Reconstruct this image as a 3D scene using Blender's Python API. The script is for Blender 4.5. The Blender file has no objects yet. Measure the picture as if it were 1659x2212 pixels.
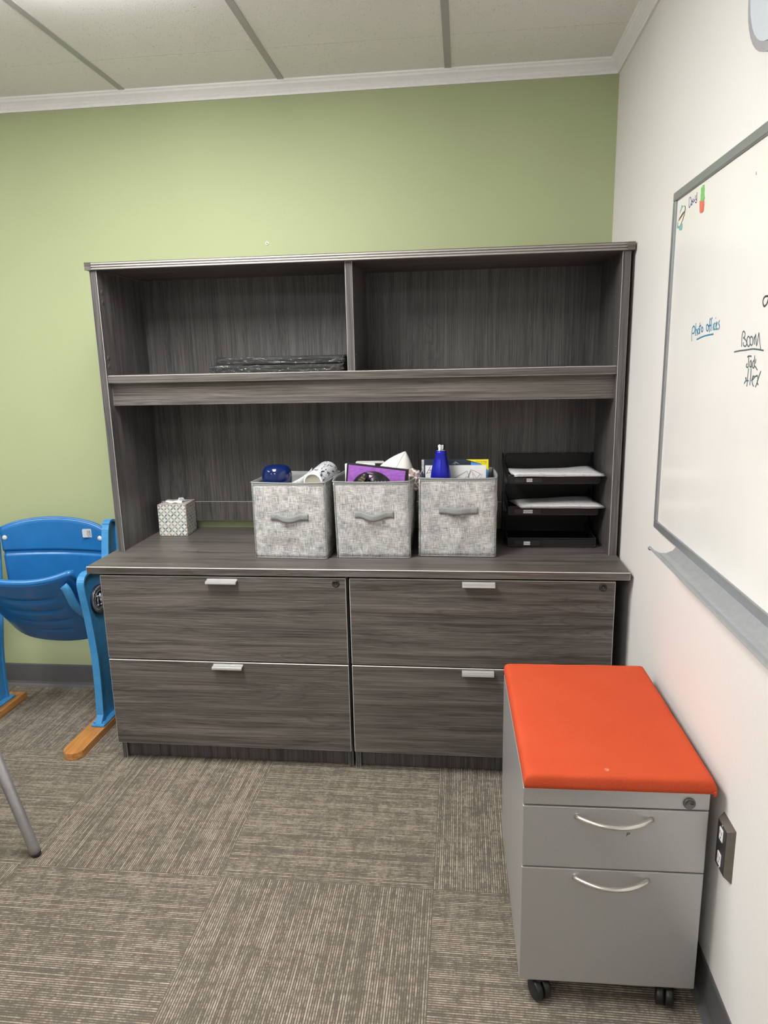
import bpy, bmesh, math, random
from mathutils import Vector, Matrix, noise as mnoise
random.seed(7)
PI = math.pi
scene = bpy.context.scene
C = scene.collection

# ------------------------------------------------------------------ camera
cam_d = bpy.data.cameras.new('camera'); cam = bpy.data.objects.new('camera', cam_d); C.objects.link(cam)
F_PX, YAW, PITCH, ROLL = 1522.473, -6.4868, -12.2251, -1.2453
cam_d.sensor_fit = 'VERTICAL'; cam_d.sensor_height = 36.0; cam_d.lens = F_PX / 2212 * 36.0
cam_d.clip_start = 0.02
_y, _p, _r = (math.radians(a) for a in (YAW, PITCH, ROLL))
fwd = Vector((math.sin(_y) * math.cos(_p), math.cos(_y) * math.cos(_p), math.sin(_p)))
rt = Vector((math.cos(_y), -math.sin(_y), 0)); up = rt.cross(fwd)
r2 = rt * math.cos(_r) + up * math.sin(_r); u2 = -rt * math.sin(_r) + up * math.cos(_r)
cam.matrix_world = Matrix(((r2.x, u2.x, -fwd.x, 1.2964), (r2.y, u2.y, -fwd.y, -2.8156), (r2.z, u2.z, -fwd.z, 1.432), (0, 0, 0, 1)))
scene.camera = cam

# ------------------------------------------------------------------ light and exposure
LAMP_POWER = 13.5                         # emission strength of the ceiling troffer and the added fill panels
LAMP_COL = (1.0, 0.98, 0.955)
EXPOSURE = 0.57
scene.view_settings.view_transform = 'Standard'
scene.view_settings.look = 'None'
scene.view_settings.exposure = EXPOSURE
scene.view_settings.gamma = 1.0
scene.view_settings.use_curve_mapping = False
w = bpy.data.worlds.new('world'); scene.world = w; w.use_nodes = True
w.node_tree.nodes['Background'].inputs[0].default_value = (0.9, 0.93, 1.0, 1)
w.node_tree.nodes['Background'].inputs[1].default_value = 0.3
XW = 1.8405          # right wall
ZC = 2.437           # ceiling
GX, GS = 0.0295, 0.6063   # ceiling grid
# (x0, x1, y0, y1, strength factor) of each ceiling light; all after the first are unseen, added for fill
LAMPS = [(GX + .02, GX + GS - .02, -2.01, -0.855, 1.42),
         (GX - 3 * GS + .02, GX - 2 * GS - .02, -2.02, -0.86, 0.70),
         (GX + .02, GX + GS - .02, -4.46, -3.30, 0.60),
         (GX - 3 * GS + .02, GX - 2 * GS - .02, -4.46, -3.30, 0.5)]

# ------------------------------------------------------------------ node helpers
class NT:
    def __init__(s, name, rough=0.5, metal=0.0, spec=0.5, col=None):
        s.m = bpy.data.materials.new(name); s.m.use_nodes = True
        s.t = s.m.node_tree; s.n = s.t.nodes; s.l = s.t.links
        s.b = s.n['Principled BSDF']
        s.b.inputs['Roughness'].default_value = rough; s.b.inputs['Metallic'].default_value = metal
        s.b.inputs['Specular IOR Level'].default_value = spec
        if col: s.b.inputs['Base Color'].default_value = (*col, 1)
        s._c = None
    def coord(s, rnd=0.0):
        tc = s.n.new('ShaderNodeTexCoord'); o = tc.outputs['Object']
        if rnd:
            oi = s.n.new('ShaderNodeObjectInfo')
            k = s.n.new('ShaderNodeVectorMath'); k.operation = 'SCALE'
            cx = s.n.new('ShaderNodeCombineXYZ')
            for i in range(3): s.l.new(oi.outputs['Random'], cx.inputs[i])
            s.l.new(cx.outputs[0], k.inputs[0]); k.inputs['Scale'].default_value = rnd
            a = s.n.new('ShaderNodeVectorMath'); a.operation = 'ADD'
            s.l.new(o, a.inputs[0]); s.l.new(k.outputs[0], a.inputs[1]); o = a.outputs[0]
        return o
    def scale(s, v, sc):
        k = s.n.new('ShaderNodeVectorMath'); k.operation = 'MULTIPLY'
        s.l.new(v, k.inputs[0]); k.inputs[1].default_value = sc; return k.outputs[0]
    def sep(s, v):
        k = s.n.new('ShaderNodeSeparateXYZ'); s.l.new(v, k.inputs[0]); return k.outputs
    def comb(s, x, y, z=0.0):
        k = s.n.new('ShaderNodeCombineXYZ')
        for i, a in enumerate((x, y, z)):
            if isinstance(a, (int, float)): k.inputs[i].default_value = a
            else: s.l.new(a, k.inputs[i])
        return k.outputs[0]
    def math(s, op, a, b=0.0, c=0.0, clamp=False):
        k = s.n.new('ShaderNodeMath'); k.operation = op; k.use_clamp = clamp
        for i, v in enumerate((a, b, c)):
            if isinstance(v, (int, float)): k.inputs[i].default_value = v
            else: s.l.new(v, k.inputs[i])
        return k.outputs[0]
    def noise(s, v, scale=1.0, detail=4.0, rough=0.55, dist=0.0):
        k = s.n.new('ShaderNodeTexNoise'); s.l.new(v, k.inputs['Vector'])
        k.inputs['Scale'].default_value = scale; k.inputs['Detail'].default_value = detail
        k.inputs['Roughness'].default_value = rough; k.inputs['Distortion'].default_value = dist
        return k.outputs['Fac']
    def white(s, v):
        k = s.n.new('ShaderNodeTexWhiteNoise'); k.noise_dimensions = '3D'; s.l.new(v, k.inputs['Vector']); return k.outputs['Value']
    def voro(s, v, scale, feature='F1', out='Distance', rnd=1.0):
        k = s.n.new('ShaderNodeTexVoronoi'); k.feature = feature; s.l.new(v, k.inputs['Vector'])
        k.inputs['Scale'].default_value = scale; k.inputs['Randomness'].default_value = rnd; return k.outputs[out]
    def ramp(s, f, stops):
        k = s.n.new('ShaderNodeValToRGB'); s.l.new(f, k.inputs[0]); e = k.color_ramp.elements
        while len(e) < len(stops): e.new(0.5)
        for i, (p, c) in enumerate(stops):
            e[i].position = p; e[i].color = (*c, 1) if len(c) == 3 else c
        return k.outputs[0]
    def smooth(s, f, a, b):
        k = s.n.new('ShaderNodeMapRange'); k.interpolation_type = 'SMOOTHSTEP'; s.l.new(f, k.inputs[0])
        k.inputs[1].default_value = a; k.inputs[2].default_value = b; return k.outputs[0]
    def mix(s, f, a, b, mode='MIX'):
        k = s.n.new('ShaderNodeMix'); k.data_type = 'RGBA'; k.blend_type = mode
        for i, v in ((0, f), (6, a), (7, b)):
            if isinstance(v, (int, float)): k.inputs[i].default_value = v
            elif isinstance(v, tuple): k.inputs[i].default_value = (*v, 1)
            else: s.l.new(v, k.inputs[i])
        return k.outputs[2]
    def color(s, v): s.l.new(v, s.b.inputs['Base Color']); return s
    def rough(s, v): s.l.new(v, s.b.inputs['Roughness']); return s
    def bump(s, h, dist=0.001, strength=0.5):
        k = s.n.new('ShaderNodeBump'); s.l.new(h, k.inputs['Height'])
        k.inputs['Distance'].default_value = dist; k.inputs['Strength'].default_value = strength
        s.l.new(k.outputs[0], s.b.inputs['Normal']); return s

def plain(name, col, rough=0.5, metal=0.0, spec=0.5, grain=0.06, gs=60, bump=0.0):
    t = NT(name, rough, metal, spec)
    n = t.noise(t.coord(), gs, 3)
    lo = tuple(max(0, c * (1 - grain)) for c in col); hi = tuple(min(1, c * (1 + grain)) for c in col)
    t.color(t.ramp(n, [(0.3, lo), (0.7, hi)]))
    if bump: t.bump(n, bump, 0.6)
    return t.m

def laminate(name, axis, dark=(0.034, 0.030, 0.028), mid=(0.114, 0.101, 0.093), light=(0.205, 0.184, 0.169), rough=0.42):
    """grey-brown wood-print laminate, grain along the given axis"""
    t = NT(name, rough, 0, 0.45)
    c = t.coord(11.3)
    def st(a, x): v = [x, x, x]; v[axis] = a; return tuple(v)
    warp = t.noise(t.scale(c, st(0.75, 8.5)), 1.0, 2, 0.45)
    big = t.math('MULTIPLY', warp, 34.0)
    fig = t.math('ABSOLUTE', t.math('SUBTRACT', t.math('FRACT', big), 0.5))   # contour lines = cathedral figure
    patch = t.smooth(t.noise(t.scale(c, st(1.7, 7.0)), 1.0, 1, 0.5), 0.50, 0.66)
    wob = t.n.new('ShaderNodeVectorMath'); wob.operation = 'ADD'
    t.l.new(c, wob.inputs[0]); wv = [0, 0, 0]
    t.l.new(t.comb(*[t.math('MULTIPLY', warp, 0.0 if k == axis else 0.05) for k in range(3)]), wob.inputs[1]); cw = wob.outputs[0]
    fine = t.noise(t.scale(cw, st(5.0, 620)), 1.0, 2, 0.6)
    med = t.noise(t.scale(cw, st(2.6, 230)), 1.0, 4, 0.7)
    broad = t.noise(t.scale(cw, st(1.0, 34)), 1.0, 3, 0.6)
    v = t.math('ADD', t.math('MULTIPLY', fine, 0.30), t.math('MULTIPLY', med, 0.42))
    v = t.math('ADD', v, t.math('MULTIPLY', broad, 0.30))
    col = t.ramp(v, [(0.40, dark), (0.52, mid), (0.66, light)])
    lines = t.smooth(t.noise(t.scale(cw, st(1.7, 210)), 1.0, 2, 0.8), 0.565, 0.66)
    cath = t.math('MULTIPLY', t.math('SUBTRACT', 1.0, t.smooth(fig, 0.0, 0.16)), patch)
    dk = t.math('MULTIPLY', t.math('MAXIMUM', lines, t.math('MULTIPLY', cath, 0.75)), 0.60)
    t.color(t.mix(dk, col, dark))
    t.bump(v, 0.0004, 0.35)
    return t.m

M = {}
M['wood_x'] = laminate('laminate_horizontal', 0)
M['wood_z'] = laminate('laminate_vertical', 2, (0.031, 0.029, 0.029), (0.094, 0.089, 0.087), (0.168, 0.158, 0.154))
M['wood_y'] = laminate('laminate_depth', 1)
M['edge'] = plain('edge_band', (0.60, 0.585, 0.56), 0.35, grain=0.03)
M['green'] = None
def wall_paint(name, col, bump=0.0006):
    t = NT(name, 0.62, 0, 0.35)
    c = t.coord()
    n = t.noise(c, 120, 3, 0.6); big = t.noise(c, 1.4, 2)
    a = tuple(x * 0.965 for x in col); b = tuple(min(1, x * 1.03) for x in col)
    t.color(t.ramp(t.math('ADD', t.math('MULTIPLY', n, 0.3), t.math('MULTIPLY', big, 0.7)), [(0.35, a), (0.65, b)]))
    t.bump(n, bump, 0.5); return t.m
M['green'] = wall_paint('green_paint', (0.400, 0.452, 0.258))
M['white'] = wall_paint('white_paint', (0.78, 0.77, 0.745), 0.0004)
M['trim'] = plain('trim_paint', (0.86, 0.86, 0.86), 0.4, grain=0.02)
M['vinyl'] = plain('vinyl_base', (0.105, 0.103, 0.108), 0.45, grain=0.08, gs=25)
M['grid'] = plain('grid_metal', (0.42, 0.42, 0.42), 0.5, grain=0.02)

def carpet():
    t = NT('carpet_tiles', 0.95, 0, 0.1)
    x, y, z = t.sep(t.coord())
    T = 0.6076
    ux = t.math('DIVIDE', t.math('SUBTRACT', x, 0.612 - 10 * T), T)
    uy = t.math('DIVIDE', t.math('SUBTRACT', y, -1.134 - 20 * T), T)
    ix = t.math('FLOOR', ux); iy = t.math('FLOOR', uy)
    fx = t.math('SUBTRACT', ux, ix); fy = t.math('SUBTRACT', uy, iy)
    par = t.math('MODULO', t.math('ADD', t.math('ADD', ix, iy), 1.0), 2.0)               # 0: lines run in y, 1: lines run in x
    def sel(a, b):                                                    # par ? a : b
        return t.math('ADD', t.math('MULTIPLY', par, a), t.math('MULTIPLY', t.math('SUBTRACT', 1.0, par), b))
    al = sel(fx, fy); ac = sel(fy, fx)
    N = 100.0
    k = t.math('MULTIPLY', ac, N); ki = t.math('FLOOR', k); kf = t.math('SUBTRACT', k, ki)
    prof = t.math('SUBTRACT', 1.0, t.math('MULTIPLY', t.math('ABSOLUTE', t.math('SUBTRACT', kf, 0.5)), 2.0))
    tile = t.math('ADD', t.math('MULTIPLY', ix, 7.13), t.math('MULTIPLY', iy, 3.71))
    seg = t.noise(t.comb(t.math('MULTIPLY', al, 11.0), t.math('MULTIPLY', ki, 1.9), tile), 1.0, 3, 0.7)
    seg2 = t.noise(t.comb(t.math('MULTIPLY', al, 60.0), t.math('MULTIPLY', ki, 5.31), tile), 1.0, 2, 0.6)
    lvl = t.white(t.comb(ki, ix, iy))
    band = t.noise(t.comb(t.math('MULTIPLY', al, 38.0), t.math('MULTIPLY', ac, 9.0), t.math('ADD', tile, 31.0)), 1.0, 3, 0.7)
    cloud = t.noise(t.comb(t.math('MULTIPLY', al, 7.0), t.math('MULTIPLY', ac, 16.0), t.math('ADD', tile, 57.0)), 1.0, 2, 0.6)
    loop = t.noise(t.comb(t.math('MULTIPLY', al, 220.0), t.math('MULTIPLY', ki, 3.1), tile), 1.0, 1, 0.5)
    s = t.math('ADD', t.math('MULTIPLY', seg, 0.75), t.math('MULTIPLY', lvl, 0.22))
    s = t.math('ADD', s, t.math('MULTIPLY', seg2, 0.45))
    s = t.math('ADD', s, t.math('MULTIPLY', band, 0.55))
    s = t.math('ADD', s, t.math('MULTIPLY', cloud, 0.30))
    s = t.math('ADD', s, t.math('MULTIPLY', loop, 0.30))
    on = t.math('ADD', 0.06, t.math('MULTIPLY', t.smooth(s, 1.08, 1.60), 0.94))
    line = t.math('MULTIPLY', on, t.smooth(prof, 0.15, 0.95))
    fuzz = t.noise(t.scale(t.coord(), (1, 1, 1)), 420, 2, 0.6)
    hue = t.noise(t.coord(), 14, 2)
    base = t.mix(hue, (0.150, 0.122, 0.098), (0.135, 0.128, 0.098))
    base = t.mix(t.math('MULTIPLY', fuzz, 0.8), (0.085, 0.072, 0.06), base, 'MIX')
    base = t.mix(1.0, base, (1.10, 1.10, 1.10), 'MULTIPLY')
    col = t.mix(line, base, t.mix(hue, (0.54, 0.46, 0.375), (0.51, 0.45, 0.355)))
    # seam between tiles
    ed = t.math('MINIMUM', t.math('MINIMUM', fx, t.math('SUBTRACT', 1.0, fx)), t.math('MINIMUM', fy, t.math('SUBTRACT', 1.0, fy)))
    seam = t.smooth(ed, 0.0, 0.0035)
    col = t.mix(seam, (0.12, 0.105, 0.085), col)
    # a soft coffee stain
    dx = t.math('MULTIPLY', t.math('SUBTRACT', x, 0.505), 1.0); dy = t.math('SUBTRACT', y, -1.005)
    d = t.math('SQRT', t.math('ADD', t.math('MULTIPLY', dx, dx), t.math('MULTIPLY', dy, dy)))
    st = t.math('MULTIPLY', t.math('SUBTRACT', 1.0, t.smooth(d, 0.008, 0.035)), 0.55)
    col = t.mix(st, col, (0.09, 0.075, 0.055))
    t.color(col)
    t.bump(t.math('ADD', t.math('MULTIPLY', prof, 0.8), t.math('MULTIPLY', fuzz, 0.5)), 0.002, 0.55)
    return t.m
M['carpet'] = carpet()

def ceiling_mat():
    t = NT('ceiling_tiles', 0.9, 0, 0.1)
    c = t.coord(); x, y, z = t.sep(c)
    v = t.voro(c, 170, 'F1', 'Distance'); w_ = t.noise(c, 60, 2)
    pit = t.math('MULTIPLY', t.math('SUBTRACT', 1.0, t.smooth(v, 0.10, 0.26)), t.smooth(w_, 0.50, 0.60))
    dy = t.math('ABSOLUTE', t.math('ADD', y, 0.288))
    wob = t.math('MULTIPLY', t.noise(c, 40, 3), 0.006)
    seam = t.math('SUBTRACT', 1.0, t.smooth(dy, 0.0, 0.006))
    lip = t.math('MULTIPLY', seam, t.smooth(t.noise(c, 55, 3), 0.42, 0.62))
    col = t.mix(pit, (0.88, 0.875, 0.86), (0.42, 0.40, 0.37))
    col = t.mix(t.math('MULTIPLY', lip, 0.35), col, (0.50, 0.49, 0.46))
    t.color(col)
    h = t.math('SUBTRACT', t.math('MULTIPLY', t.noise(c, 240, 2), 0.5), t.math('ADD', pit, t.math('MULTIPLY', seam, 0.8)))
    t.bump(h, 0.0018, 0.6); return t.m
M['ceiling'] = ceiling_mat()

# ------------------------------------------------------------------ mesh helpers
def bx(bm, x0, x1, y0, y1, z0, z1, bevel=0.0, seg=1, mi=0, edge_mi=None, rot=None, piv=None):
    vs = [bm.verts.new((x, y, z)) for x in (x0, x1) for y in (y0, y1) for z in (z0, z1)]
    idx = [(0, 1, 3, 2), (4, 6, 7, 5), (0, 4, 5, 1), (2, 3, 7, 6), (0, 2, 6, 4), (1, 5, 7, 3)]
    fs = [bm.faces.new([vs[i] for i in f]) for f in idx]
    for f in fs: f.material_index = mi
    allv = vs
    if bevel:
        es = list({e for f in fs for e in f.edges})
        r = bmesh.ops.bevel(bm, geom=es, offset=bevel, segments=seg, profile=0.5, affect='EDGES')
        if edge_mi is not None:
            for f in r['faces']: f.material_index = edge_mi
        allv = list({v for v in r['verts']} | {v for f in r['faces'] for v in f.verts})
        allv = [v for v in allv if v.is_valid]
    if rot is not None:
        bmesh.ops.transform(bm, matrix=Matrix.Translation(piv) @ rot @ Matrix.Translation(-Vector(piv)), verts=allv)
    return allv

def prism(bm, pts, axis, a, b, mi=0, bevel=0.0):
    """extrude a polygon; pts are the two other coordinates in cyclic order"""
    def mk(p, t):
        if axis == 0: return (t, p[0], p[1])
        if axis == 1: return (p[0], t, p[1])
        return (p[0], p[1], t)
    A = [bm.verts.new(mk(p, a)) for p in pts]; B = [bm.verts.new(mk(p, b)) for p in pts]
    fs = [bm.faces.new(A), bm.faces.new(B[::-1])]
    n = len(pts)
    for i in range(n): fs.append(bm.faces.new((A[i], B[i], B[(i + 1) % n], A[(i + 1) % n])))
    for f in fs: f.material_index = mi
    if bevel:
        es = list(set(fs[0].edges) | set(fs[1].edges))
        bmesh.ops.bevel(bm, geom=es, offset=bevel, segments=2, profile=0.5, affect='EDGES')
    return fs

def smooth_path(pts, n=6):
    P = [Vector(p) for p in pts]; out = []
    for i in range(len(P) - 1):
        p0 = P[max(i - 1, 0)]; p1 = P[i]; p2 = P[i + 1]; p3 = P[min(i + 2, len(P) - 1)]
        for k in range(n):
            t = k / n
            out.append(0.5 * ((2 * p1) + (p2 - p0) * t + (2 * p0 - 5 * p1 + 4 * p2 - p3) * t * t + (3 * p1 - p0 - 3 * p2 + p3) * t ** 3))
    out.append(P[-1]); return out

def tube(bm, pts, r, seg=10, mi=0, flat=1.0, closed=False):
    pts = [Vector(p) for p in pts]; n = len(pts); rings = []
    nrm = None
    for i, p in enumerate(pts):
        a = pts[(i - 1) % n] if (closed or i > 0) else p; b = pts[(i + 1) % n] if (closed or i < n - 1) else p
        d = (b - a)
        if d.length < 1e-9: d = Vector((0, 0, 1))
        d.normalize()
        if nrm is None:
            nrm = d.orthogonal().normalized() if abs(d.z) > 0.9 else Vector((0, 0, 1)) - d * d.z
            nrm.normalize()
        else:
            nrm = nrm - d * nrm.dot(d); nrm.normalize()
        bn = d.cross(nrm); rr = r[i] if isinstance(r, (list, tuple)) else r
        rings.append([bm.verts.new(p + (nrm * math.cos(t) + bn * math.sin(t) * flat) * rr) for t in (2 * PI * k / seg for k in range(seg))])
    fs = []
    for i in range(n if closed else n - 1):
        A, B = rings[i], rings[(i + 1) % n]
        for k in range(seg): fs.append(bm.faces.new((A[k], A[(k + 1) % seg], B[(k + 1) % seg], B[k])))
    if not closed:
        fs.append(bm.faces.new(rings[0][::-1])); fs.append(bm.faces.new(rings[-1]))
    for f in fs: f.material_index = mi; f.smooth = True
    return fs

def lathe(bm, prof, M4=None, seg=32, mi=0, cap=True):
    """prof: (radius, height) list, about z, then transformed"""
    rings = []; M4 = M4 or Matrix.Identity(4)
    for r, h in prof:
        rings.append([bm.verts.new(M4 @ Vector((max(r, 1e-5) * math.cos(t), max(r, 1e-5) * math.sin(t), h))) for t in (2 * PI * k / seg for k in range(seg))])
    fs = []
    for A, B in zip(rings, rings[1:]):
        for k in range(seg): fs.append(bm.faces.new((A[k], A[(k + 1) % seg], B[(k + 1) % seg], B[k])))
    if cap:
        fs.append(bm.faces.new(rings[0][::-1])); fs.append(bm.faces.new(rings[-1]))
    for f in fs: f.material_index = mi; f.smooth = True
    return fs

def surf(bm, fn, nu, nv, mi=0):
    G = [[bm.verts.new(fn(i / nu, j / nv)) for j in range(nv + 1)] for i in range(nu + 1)]
    fs = []
    for i in range(nu):
        for j in range(nv):
            f = bm.faces.new((G[i][j], G[i + 1][j], G[i + 1][j + 1], G[i][j + 1])); f.smooth = True; f.material_index = mi; fs.append(f)
    return G, fs

def text_into(bm, body, size, mat4, mi=0, ext=0.0, align='CENTER'):
    cu = bpy.data.curves.new('t', 'FONT'); cu.body = body; cu.size = size; cu.align_x = align; cu.align_y = 'CENTER'; cu.extrude = ext
    cu.resolution_u = 3
    o = bpy.data.objects.new('t', cu); me = o.to_mesh(); 
    me2 = me.copy(); me2.transform(mat4); k0 = len(bm.faces)
    bm.from_mesh(me2); bm.faces.ensure_lookup_table()
    for f in bm.faces[k0:]: f.material_index = mi
    o.to_mesh_clear(); bpy.data.meshes.remove(me2); bpy.data.objects.remove(o); bpy.data.curves.remove(cu)

def frame4(origin, xdir, ydir):
    x = Vector(xdir).normalized(); y = Vector(ydir).normalized(); z = x.cross(y)
    o = Vector(origin)
    return Matrix(((x.x, y.x, z.x, o.x), (x.y, y.y, z.y, o.y), (x.z, y.z, z.z, o.z), (0, 0, 0, 1)))

def obj(name, bm, mats, parent=None, local=False, shade=None, label=None):
    bmesh.ops.recalc_face_normals(bm, faces=bm.faces)
    root = parent
    if parent is not None and not local:
        base = Vector(parent['_base'])
        bmesh.ops.translate(bm, vec=-base, verts=bm.verts)
    me = bpy.data.meshes.new(name); bm.to_mesh(me); bm.free()
    for m_ in (mats if isinstance(mats, (list, tuple)) else [mats]): me.materials.append(m_)
    if shade:
        for p in me.polygons: p.use_smooth = True
    o = bpy.data.objects.new(name, me); C.objects.link(o)
    if parent is not None:
        o.parent = parent; o['_base'] = tuple(parent['_base'])
    else: o['_base'] = (0.0, 0.0, 0.0)
    if label: o['label'] = label
    return o

def thing(name, label, cat, loc, rz=0.0, group=None):
    o = bpy.data.objects.new(name, None); C.objects.link(o); o.empty_display_size = 0.05
    o.location = loc; o.rotation_euler = (0, 0, rz); o['_base'] = tuple(loc)
    o['label'] = label; o['category'] = cat
    if group: o['group'] = group
    return o

def struct(name, bm, mats, parent=None):
    o = obj(name, bm, mats, parent)
    if parent is None: o['kind'] = 'structure'
    return o
B = bmesh.new

def solo(o, loc):
    """give a one-mesh thing its origin at its base"""
    v = Vector(loc); o.data.transform(Matrix.Translation(-v)); o.location = v; return o
def tag(o, label, cat, group=None):
    o['label'] = label; o['category'] = cat
    if group: o['group'] = group
    return o
def solidify(o, t, off=0.0):
    m_ = o.modifiers.new('s', 'SOLIDIFY'); m_.thickness = t; m_.offset = off; return m_
def subsurf(o, n=2):
    m_ = o.modifiers.new('ss', 'SUBSURF'); m_.levels = n; m_.render_levels = n; return m_
def bevmod(o, w_, seg=2):
    m_ = o.modifiers.new('b', 'BEVEL'); m_.width = w_; m_.segments = seg; m_.limit_method = 'ANGLE'; m_.angle_limit = 0.7; return m_

# ================================================================== room
XL, YF = -3.1, -5.3
bm = B(); bx(bm, XL, XW, YF, 0, -0.06, 0); struct('floor', bm, M['carpet'])
bm = B(); bx(bm, XL - .1, XW + .1, 0, 0.1, -0.06, ZC + .1); struct('wall_back', bm, M['green'])
bm = B(); bx(bm, XW, XW + .1, YF, 0, -0.06, ZC + .1); struct('wall_right', bm, M['white'])
bm = B(); bx(bm, XL - .1, XL, YF, 0, -0.06, ZC + .1); struct('wall_left', bm, M['white'])
bm = B(); bx(bm, XL - .1, XW + .1, YF - .1, YF, -0.06, ZC + .1); struct('wall_front', bm, M['white'])
bm = B(); bx(bm, XL, XW, YF, 0, ZC, ZC + .08); ceil = struct('ceiling', bm, M['ceiling'])
k = -5
while GX + k * GS < XW:
    x = GX + k * GS
    if x > XL: 
        bm = B(); bx(bm, x - .012, x + .012, YF, -.034, ZC - .0025, ZC + .0005, .0006); obj('grid_bar', bm, M['grid'], ceil)
    k += 1
for j in range(1, 5):
    y = -0.05 - j * 1.22 + .41
    bm = B(); bx(bm, XL, XW - .034, y - .012, y + .012, ZC - .002, ZC + .0005, .0006); obj('grid_bar', bm, M['grid'], ceil)

def crown_prof():
    # (distance from wall, z) of a small crown moulding
    zb = 2.3916
    return [(0, zb), (.007, zb), (.0085, zb + .006), (.007, zb + .011), (.010, zb + .014), (.013, zb + .019), (.019, zb + .025),
            (.026, zb + .031), (.029, zb + .037), (.033, zb + .040), (.035, zb + .0455), (0, zb + .0455)]
bm = B(); P = crown_prof(); prv = None
def sweep_wall(bm, P, ends):
    rings = [[bm.verts.new(e(d, z)) for d, z in P] for e in ends]
    n = len(P)
    for a, b in zip(rings, rings[1:]):
        for i in range(n): bm.faces.new((a[i], a[(i + 1) % n], b[(i + 1) % n], b[i]))
    bm.faces.new(rings[0]); bm.faces.new(rings[-1][::-1])
sweep_wall(bm, P, [lambda d, z: (XL, -d, z), lambda d, z: (XW - d, -d, z)]); struct('trim_1', bm, M['trim'])
bm = B(); sweep_wall(bm, P, [lambda d, z: (XW - d, -d, z), lambda d, z: (XW - d, YF, z)]); struct('trim_2', bm, M['trim'])
bm = B(); BP = [(0, 0), (.020, 0), (.015, .003), (.009, .010), (.006, .020), (.004, .098), (.0025, .104), (0, .104)]
sweep_wall(bm, BP, [lambda d, z: (XL, -d, z), lambda d, z: (XW - d, -d, z)]); struct('baseboard_back', bm, M['vinyl'])
bm = B(); sweep_wall(bm, BP, [lambda d, z: (XW - d, -d, z), lambda d, z: (XW - d, YF, z)]); struct('baseboard_right', bm, M['vinyl'])

# ------------------------------------------------------------------ ceiling lights
def emis(name, col, s):
    m_ = bpy.data.materials.new(name); m_.use_nodes = True; n = m_.node_tree.nodes; n.clear()
    e = n.new('ShaderNodeEmission'); e.inputs[0].default_value = (*col, 1); e.inputs[1].default_value = s
    o = n.new('ShaderNodeOutputMaterial'); m_.node_tree.links.new(e.outputs[0], o.inputs[0]); return m_
for i, (x0, x1, y0, y1, f) in enumerate(LAMPS):
    where = ['above the left half of the cabinets', 'added for fill over the far left of the room', 'added for fill above the camera', 'added for fill at the rear left of the room'][i]
    t = thing('ceiling_light', 'white ceiling light panel ' + where, 'ceiling light', ((x0 + x1) / 2, (y0 + y1) / 2, ZC - .012), group='ceiling light panels')
    bm = B(); fw = .02
    bx(bm, x0 - fw, x1 + fw, y0 - fw, y0, ZC - .012, ZC - .0005); bx(bm, x0 - fw, x1 + fw, y1, y1 + fw, ZC - .012, ZC - .0005)
    bx(bm, x0 - fw, x0, y0, y1, ZC - .012, ZC - .0005); bx(bm, x1, x1 + fw, y0, y1, ZC - .012, ZC - .0005)
    obj('frame', bm, M['trim'], t)
    # drop lens; the first is made deeper to throw added light on the ceiling
    bm = B(); bx(bm, x0 + .004, x1 - .004, y0 + .004, y1 - .004, ZC - (.055 if i == 0 else .016), ZC - .0125, .0015, 2)
    obj('diffuser', bm, emis('lamp_diffuser_%d' % i, LAMP_COL, LAMP_POWER * f), t)

# ================================================================== file cabinets
HC = 0.7515
ALU = plain('satin_aluminium', (0.62, 0.62, 0.62), 0.40, 0.7, grain=0.02)
BLACK = plain('black_plastic', (0.012, 0.012, 0.013), 0.35, grain=0.1)
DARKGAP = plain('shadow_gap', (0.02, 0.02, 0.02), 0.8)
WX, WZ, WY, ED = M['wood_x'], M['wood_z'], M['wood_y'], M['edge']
CHROME = plain('chrome', (0.75, 0.75, 0.77), 0.15, 1.0, grain=0.01)

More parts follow.
